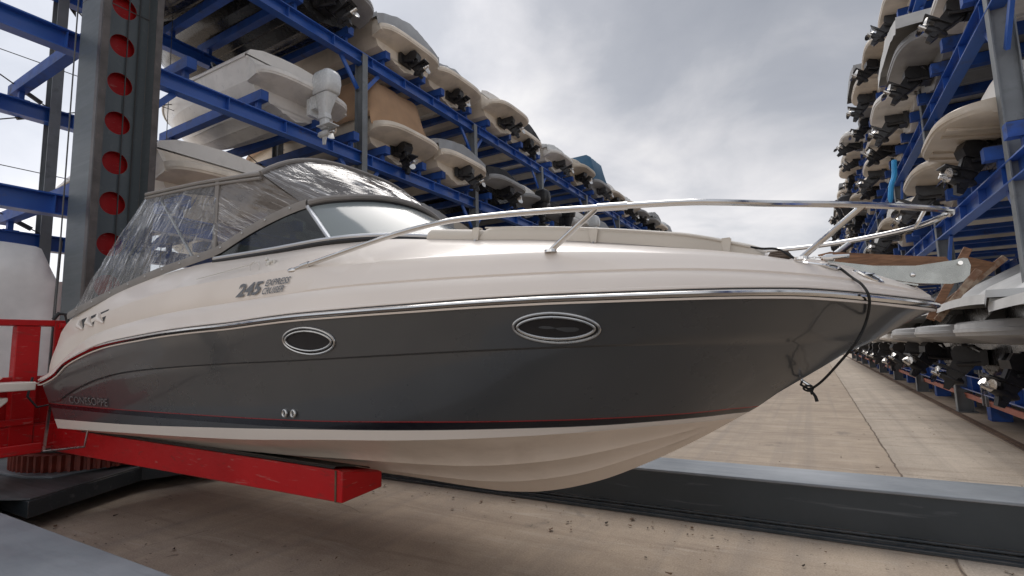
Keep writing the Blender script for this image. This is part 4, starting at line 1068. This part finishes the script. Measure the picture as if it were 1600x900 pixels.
def open_deck(sh, colr):
    k = ('d', sh, colr)
    if k in cache: return cache[k]
    L, Bm, H, hs, hc, zs, kz, zc = shape_fn(sh)
    m = MB(); rows = []
    T = [i/40 for i in range(41)]
    for t in T:
        w = (1-sstep(.44,.47,t))*sstep(.0,.02,t)
        fore = [(hs(t), zs(t)+.03), (hs(t)-.08*min(1,hs(t)*2), zs(t)+.16+.06*t), (hs(t)*.7, zs(t)+.26), (hs(t)*.35, zs(t)+.31), (0, zs(t)+.33)]
        aft = [(hs(t), zs(t)+.03), (hs(t)-.08, zs(t)+.16), (hs(t)-.26, zs(t)+.18), (hs(t)-.3, zs(t)-.45), (0, zs(t)-.5)]
        rows.append([(-L*t, lerp(a[0], b[0], w), lerp(a[1], b[1], w)) for a, b in zip(fore, aft)])
    m.grid(rows); m.mirror_y(0)
    a = rows[0]; m.grid([a, [(x, -y, z) for x, y, z in a]], 0)
    m.box(-.75, -.08, -Bm*.34, Bm*.34, H-.4, H+.13, 0); m.box(-1.9, -1.5, -.75, -.25, H-.4, H+.42); m.box(-1.9, -1.5, .25, .75, H-.4, H+.42)
    cache[k] = m.mesh('deck', [M['hull_'+colr]], 35); return cache[k]
def screen(sh):
    k = ('w', sh)
    if k in cache: return cache[k]
    L, Bm, H, hs, hc, zs, kz, zc = shape_fn(sh)
    P0 = spline([(-L*.30,Bm*.42,H+.20),(-L*.42,Bm*.38,H+.24),(-L*.52,Bm*.22,H+.34),(-L*.545,0,H+.37),(-L*.52,-Bm*.22,H+.34),(-L*.42,-Bm*.38,H+.24),(-L*.30,-Bm*.42,H+.20)], 4)
    P1 = spline([(-L*.30,Bm*.41,H+.24),(-L*.37,Bm*.36,H+.58),(-L*.43,Bm*.2,H+.70),(-L*.45,0,H+.73),(-L*.43,-Bm*.2,H+.70),(-L*.37,-Bm*.36,H+.58),(-L*.30,-Bm*.41,H+.24)], 4)
    m = MB(); m.grid([P0, P1], 0); m.tube(P1, .022, 6, 1); m.tube(P0, .02, 6, 1)
    cache[k] = m.mesh('windscreen', [M['dark_glass'], M['alu']], 40); return cache[k]
def drive_mesh(tilt, seed):
    k = ('v', tilt, seed % 2)
    if k in cache: return cache[k]
    m = MB()
    m.box(-.01, .10, -.30, .30, .22, .52); m.box(.06, .22, -.17, .17, .20, .46)
    piv = Matrix.Translation((.16,0,.36)) @ Matrix.Rotation(-R(tilt), 4, 'Y') @ Matrix.Translation((-.16,0,-.36))
    m.M = piv
    side = [(.10,.44),(.40,.50),(.56,.44),(.58,.30),(.50,.20),(.50,-.02),(.74,-.03),(.74,-.055),(.52,-.075),(.50,-.20),(.44,-.46),(.34,-.46),(.26,-.16),(.20,-.02),(.14,.18)]
    def sl(y0, y1, sc0):
        c = (.36, .1); m.prism([(lerp(c[0], u, sc0), lerp(c[1], v, sc0)) for u, v in side], 'y', y0, y1)
    m.prism([(.10,.44),(.40,.50),(.56,.44),(.58,.30),(.50,.18),(.16,.18)], 'y', -.14, .14)
    m.prism(side, 'y', -.055, .055); sl(-.085, .085, .82)
    m.box(.24, .76, -.15, .15, -.055, -.03)
    m.tube([(.18,0,-.22),(.26,0,-.22),(.42,0,-.22),(.58,0,-.22)], [.03,.085,.10,.075], 12)
    m.tube([(.05,.2,.30),(.40,.17,.10)], .035, 8); m.tube([(.05,-.2,.30),(.40,-.17,.10)], .035, 8)
    m.tube([(.08,0,.5),(.3,.12,.56),(.45,.1,.48)], .03, 8)
    me = m.mesh('stern_drive', [M['drive']], 30)
    p = MB(); p.M = piv
    p.tube([(.58,0,-.22),(.74,0,-.22)], [.06,.035], 10)
    for b in range(3 + seed % 2):
        a = 2*math.pi*b/(3 + seed % 2)+.4; rows = []
        for r_, wd, tw in ((.05,.05,.9),(.11,.10,.7),(.17,.12,.55),(.21,.08,.45),(.225,.02,.4)):
            rr_ = []
            for q in (-1, 0, 1):
                da = q*wd/max(r_, .05)*math.cos(tw)*.75
                rr_.append((.65+q*wd*math.sin(tw)*.7, r_*math.cos(a+da), -.22+r_*math.sin(a+da)))
            rows.append(rr_)
        p.grid(rows)
        p.grid([[(x+.008, y, z) for x, y, z in r_] for r_ in rows])
    cache[k] = (me, p.mesh('propeller', [M['prop']], 40)); return cache[k]
def outboard_mesh(colr):
    k = ('o', colr)
    if k in cache: return cache[k]
    mt = M['outb_white'] if colr == 'white' else M['drive']
    def loft(secs, n=20, pw=.5):
        m = MB(); rows = []
        for z, x0, x1, w in secs:
            r = []
            for q in range(n):
                a = 2*math.pi*q/n; c, s_ = math.cos(a), math.sin(a)
                r.append(((x0+x1)/2+(x1-x0)/2*math.copysign(abs(c)**pw, c), w*math.copysign(abs(s_)**pw, s_), z))
            rows.append(r)
        m.grid(rows, close=True); m.add(rows[0], [tuple(range(n))]); m.add(rows[-1], [tuple(range(n))]); return m
    cw = loft([(.98,.20,.84,.23),(1.02,.17,.88,.25),(1.25,.15,.92,.265),(1.48,.16,.90,.255),(1.60,.20,.84,.22),(1.66,.28,.74,.15)])
    cowl = cw.mesh('engine_cowl', [mt], 50)
    md = loft([(.97,.24,.80,.20),(.80,.26,.76,.17),(.60,.30,.68,.12),(.42,.32,.64,.10),(.40,.28,.66,.12),(.30,.28,.66,.12),(.28,.34,.62,.085),(.02,.36,.60,.06)])
    md.box(.34, .86, -.16, .16, .06, .085); md.prism([(.40,-.02),(.58,-.02),(.56,-.22),(.52,-.42),(.44,-.42)], 'y', -.022, .022)
    md.tube([(.24,0,-.12),(.32,0,-.12),(.5,0,-.12),(.68,0,-.12)], [.03,.085,.10,.07], 12)
    md.box(.06, .30, -.16, .16, .62, .98); md.box(.0, .12, -.20, .20, .45, .92)
    leg = md.mesh('engine_leg', [mt], 35)
    p = MB(); p.tube([(.68,0,-.12),(.84,0,-.12)], [.055,.03], 10)
    for b in range(3):
        a = 2*math.pi*b/3+.5; p.grid([[(.75+q*.05, r_*math.cos(a+q*.38), -.12+r_*math.sin(a+q*.38)) for q in (-1,0,1)] for r_ in (.05,.12,.18,.2)])
    cache[k] = (cowl, leg, p.mesh('propeller', [M['prop']], 40)); return cache[k]

ORD = ['first','second','third','fourth','fifth','sixth','seventh','eighth','ninth','tenth','eleventh','twelfth','thirteenth','fourteenth','fifteenth','sixteenth','seventeenth','eighteenth','nineteenth','twentieth']
def child(name, me, root):
    o = bpy.data.objects.new(name, me); col.objects.link(o); o.parent = root; return o
BAND = [None, 'navy', None, 'grey', 'black', None, 'wine']
def stored_boat(side, y, lv, spec, label, dx=0):
    s, xf = RK[side][1], RK[side][2]
    hullc, cov, style, drv, sh, sd = spec
    r = bpy.data.objects.new('stored_boat', None); col.objects.link(r); r.empty_display_size = .3
    r.location = (xf+s*(.06+dx), y, lv+.165); r.rotation_euler = (0, 0, (0 if s == 1 else math.pi)+math.sin(y*37+lv*11)*.018)
    tag(r, label, 'boat', 'boats stored on the %s rack' % side)
    q = (.90+.08*abs(math.sin(y*2.7+lv*1.3)), .92+.07*abs(math.sin(y*4.1+lv)), .92+.10*abs(math.sin(y*3.3+lv*2.1)))
    if not (lv < 1 or y < 14): r.scale = q
    child('hull', stored_hull(sh, hullc, BAND[int(y*7.3+lv*3) % len(BAND)] if hullc in ('cream','white','beige') and lv < 9 else None), r)
    child('swim_platform', platform(sh, hullc if hullc not in ('black','navy') else 'beige' if hullc == 'navy' else 'grey', .60 if drv == 'outw' else .86 if style == 'ribs' else (.52,.66,.80)[sd % 3], style == 'ribs'), r)
    if cov:
        child('cover', cover(sh, cov, style, sd), r)
    else:
        child('deck', open_deck(sh, 'white'), r); child('windscreen', screen(sh), r)
    if drv in ('outw', 'outb'):
        c, l, p = outboard_mesh('white' if drv == 'outw' else 'black')
        a = child('outboard_engine', l, r); a.location = (.36, .15 if drv == 'outw' and lv == 6.46 and y < 8 else 0, -.30); a.scale = (.80,.80,.78); k = child('engine_cowl', c, a); child('propeller', p, a)
    elif drv:
        d, p = drive_mesh(drv, sd); a = child('stern_drive', d, r); child('propeller', p, a)
        q = (.80+.18*abs(math.sin(y*5.3+lv)))*(.84 if lv < 1 else 1); a.scale = (q, q, q); a.rotation_euler = (0, 0, math.sin(y*9.1+lv*3)*.30)
    return r
rnd = random.Random(11)
OV = {   # what can be told apart in the photo
 ('left',9.05,0): ('black','black','flat',35,'B',1), ('left',9.05,1): ('black','black','hump',30,'C',2),
 ('left',9.05,2): ('cream','grey','hump',20,'A',3), ('left',9.05,3): ('cream','grey','tent',20,'A',4),
 ('left',9.05,4): ('cream',None,'',25,'A',5), ('left',9.05,5): ('cream','black','hump',20,'A',6),
 ('left',9.05,6): ('white','pale grey','flat',25,'B',7), ('left',9.05,7): ('beige','beige','tent',25,'B',8),
 ('left',9.05,8): ('grey','blue','block',30,'B',9), ('left',9.05,9): ('beige',None,'',30,'B',10), ('left',9.05,10): ('cream','pale grey','flat',20,'B',11),
 ('left',9.05,14): ('grey','grey','hump',20,'A',3), ('left',9.05,15): ('white','pale grey','block',30,'A',3),
 ('left',6.46,0): ('white',None,'','outw','D',1), ('left',6.46,1): ('cream','tan','block',10,'A',2), ('left',6.46,2): ('cream','grey','flat',25,'A',3),
 ('left',6.46,3): ('black','black','flat',25,'A',4), ('left',6.46,4): ('grey',None,'','outb','B',5), ('left',6.46,5): ('black','black','flat','outb','B',6),
 ('left',6.46,6): ('white',None,'','outw','B',7), ('left',6.46,7): ('grey','grey','hump',20,'B',8),
 ('left',3.96,0): ('cream',None,'',0,'B',1),
 ('right',3.96,2): ('navy',None,'ribs',20,'C',3), ('right',3.96,3): ('beige','grey','flat',35,'A',4),
 ('right',6.45,2): ('white','pale grey','flat',40,'A',3), ('right',6.45,3): ('grey','pale grey','drape',35,'C',4), ('right',6.45,4): ('white','pale grey','flat',35,'A',5),
 ('right',9.05,2): ('white',None,'',30,'A',1), ('right',9.05,3): ('black','black','flat',35,'C',2), ('right',9.05,4): ('cream','black','flat',45,'A',3),
}
LV = {('left',3.96):'lower',('left',6.46):'middle',('left',9.05):'top',('right',.80):'ground',('right',3.96):'lower',('right',6.45):'middle',('right',9.05):'top'}
for side in ('left', 'right'):
    for lv in RK[side][5]:
        i = 0; cnt = 0
        for k in range(0, len(RK[side][4])-2):
            for y in slots(side, k, lv):
                if side == 'right' and ((lv == 3.96 and y < 9) or (lv == 6.45 and y < 8.5) or (lv == 9.05 and y < 12)): i += 1; continue
                sp = OV.get((side, lv, i))
                if sp is None:
                    hc_ = rnd.choice(['cream','cream','white','beige','cream','grey','black','white'] if side == 'left' else ['cream','cream','white','beige','black','cream','grey','beige'])
                    cv = rnd.choice(['grey','black','pale grey','beige',None,None,'pale grey','blue' if rnd.random() < .3 else 'grey'])
                    sp = (hc_, cv, rnd.choice(['flat','hump','flat','tent','drape']) if cv else '', rnd.choice([15,25,35,45,55,'outb']), rnd.choice('ABACDE'), rnd.randrange(1,9))
                    if side == 'right' and lv < 1: sp = (rnd.choice(['white','grey','black']), rnd.choice(['pale grey','grey','pale grey']), rnd.choice(['slope','slope','drape','slope']), rnd.choice([15,25,35]), rnd.choice('AC'), rnd.randrange(1,9))
                    if side == 'right' and lv < 1 and i in (1, 2): sp = ('black', 'pale grey', 'slope', 25, 'C', 3+i)
                hc_, cv, sty, drv = sp[:4]
                what = {'tan':'tan','grey':'grey','pale grey':'pale grey','black':'black','blue':'blue','beige':'beige','white':'white'}.get(cv)
                desc = '%s boat %s' % (hc_, ('under '+what+' cover') if cv else ('with white outboard engine' if drv == 'outw' else 'with black outboard engine' if drv == 'outb' else 'without cover'))
                ref = 'mast' if side == 'left' else 'near end'
                lab = '%s, %s from %s on %s level of %s rack' % (desc, ORD[cnt], ref, LV[(side, lv)], side)
                dx = rnd.uniform(-.22, .22)
                if side == 'right' and lv < 1: dx = rnd.uniform(.24, .36)
                stored_boat(side, y, lv, sp, lab, dx)
                i += 1; cnt += 1
# white sheeted boat at ground level on the left
e = empty('sheeted_boat', 'boat wrapped in plain white sheeting behind the red frame, far left', 'boat', loc=(-11, 1.8, 0))
m = MB(); rows = []
for i in range(30):
    f = i/29; y = lerp(-.2, 3.08, f); r = []
    top = 3.32-.10*f-.5*sstep(.93,1,f)-.0*f
    for x, z in ((-9.15,.55),(-9.1,1.2),(-9.12,2.0),(-9.18,2.7),(-9.3,top-.06),(-9.5,top),(-12,top+.15),(-15,top-.3)):
        r.append((x+.03*noise.noise(Vector((y*2.2, z*.6, 1))), y, z+.01*noise.noise(Vector((y*5, x, 2)))))
    rows.append(r)
last = rows[-1]; rows.append([(x-.12, 3.16, z-.05) for x, y, z in last]); rows.append([(x-.15, 3.16, .5) for x, y, z in last])
m.grid(rows); m.build('white_sheet', [M['cov_white']], e, smooth=60)
m = MB(); m.box(-15, -9.4, .2, 2.9, .3, .9); m.build('hull', [M['hull_beige']], e, bevel=.1)
m = MB(); m.tube([(-9.0, 2.93, .5),(-8.95, 2.95, 3.25)], .018, 6); m.build('lashing', [M['wire']], e)
# wooden cradle frame lying against the nearest ground level boat
e = empty('wooden_frame', 'worn wooden frame of two boards leaning on covered boat beyond cruiser bow', 'wooden frame', loc=(1.65, 9.35, 1.8))
def plank(a, b, w, t, mt, nm):
    m = MB(); m.bar(a, b, w, t, up=(0,1,0)); m.build(nm, [mt], e, bevel=.006)
def toward(P, f=.907): return (P[0]*f, P[1]*f, 1.6+(P[2]-1.6)*f)
plank(toward((1.60,10.25,1.85)), toward((2.16,10.25,2.92)), .10, .045, M['wood'], 'board')
plank(toward((1.66,10.10,1.83)), toward((2.22,10.10,2.56)), .085, .045, M['wood_pale'], 'board')
plank(toward((1.86,10.5,2.10)), toward((2.63,10.5,2.76)), .09, .045, M['wood_pale'], 'board')
m = MB(); P = [toward(p) for p in ((1.93,10.3,2.40),(2.30,10.48,2.48),(2.52,10.48,2.68),(2.10,10.3,2.82))]
m.add(P+[(x, y+.025, z) for x, y, z in P], [(0,1,2,3),(7,6,5,4),(0,4,5,1),(1,5,6,2),(2,6,7,3),(3,7,4,0)])
m.build('panel', [M['wood']], e)
m = MB(); m.tube(spline([(1.78,13.2,5.30),(1.74,13.1,4.95),(1.66,13.0,4.72),(1.60,12.9,4.35)], 5), [.05]*15+[.02], 8)
tag(m.build('blue_strap', [plain('bright_blue_strap', (.03,.30,.62), .6)]), 'bright light blue strap hanging from a boat on lower level of right rack', 'strap')
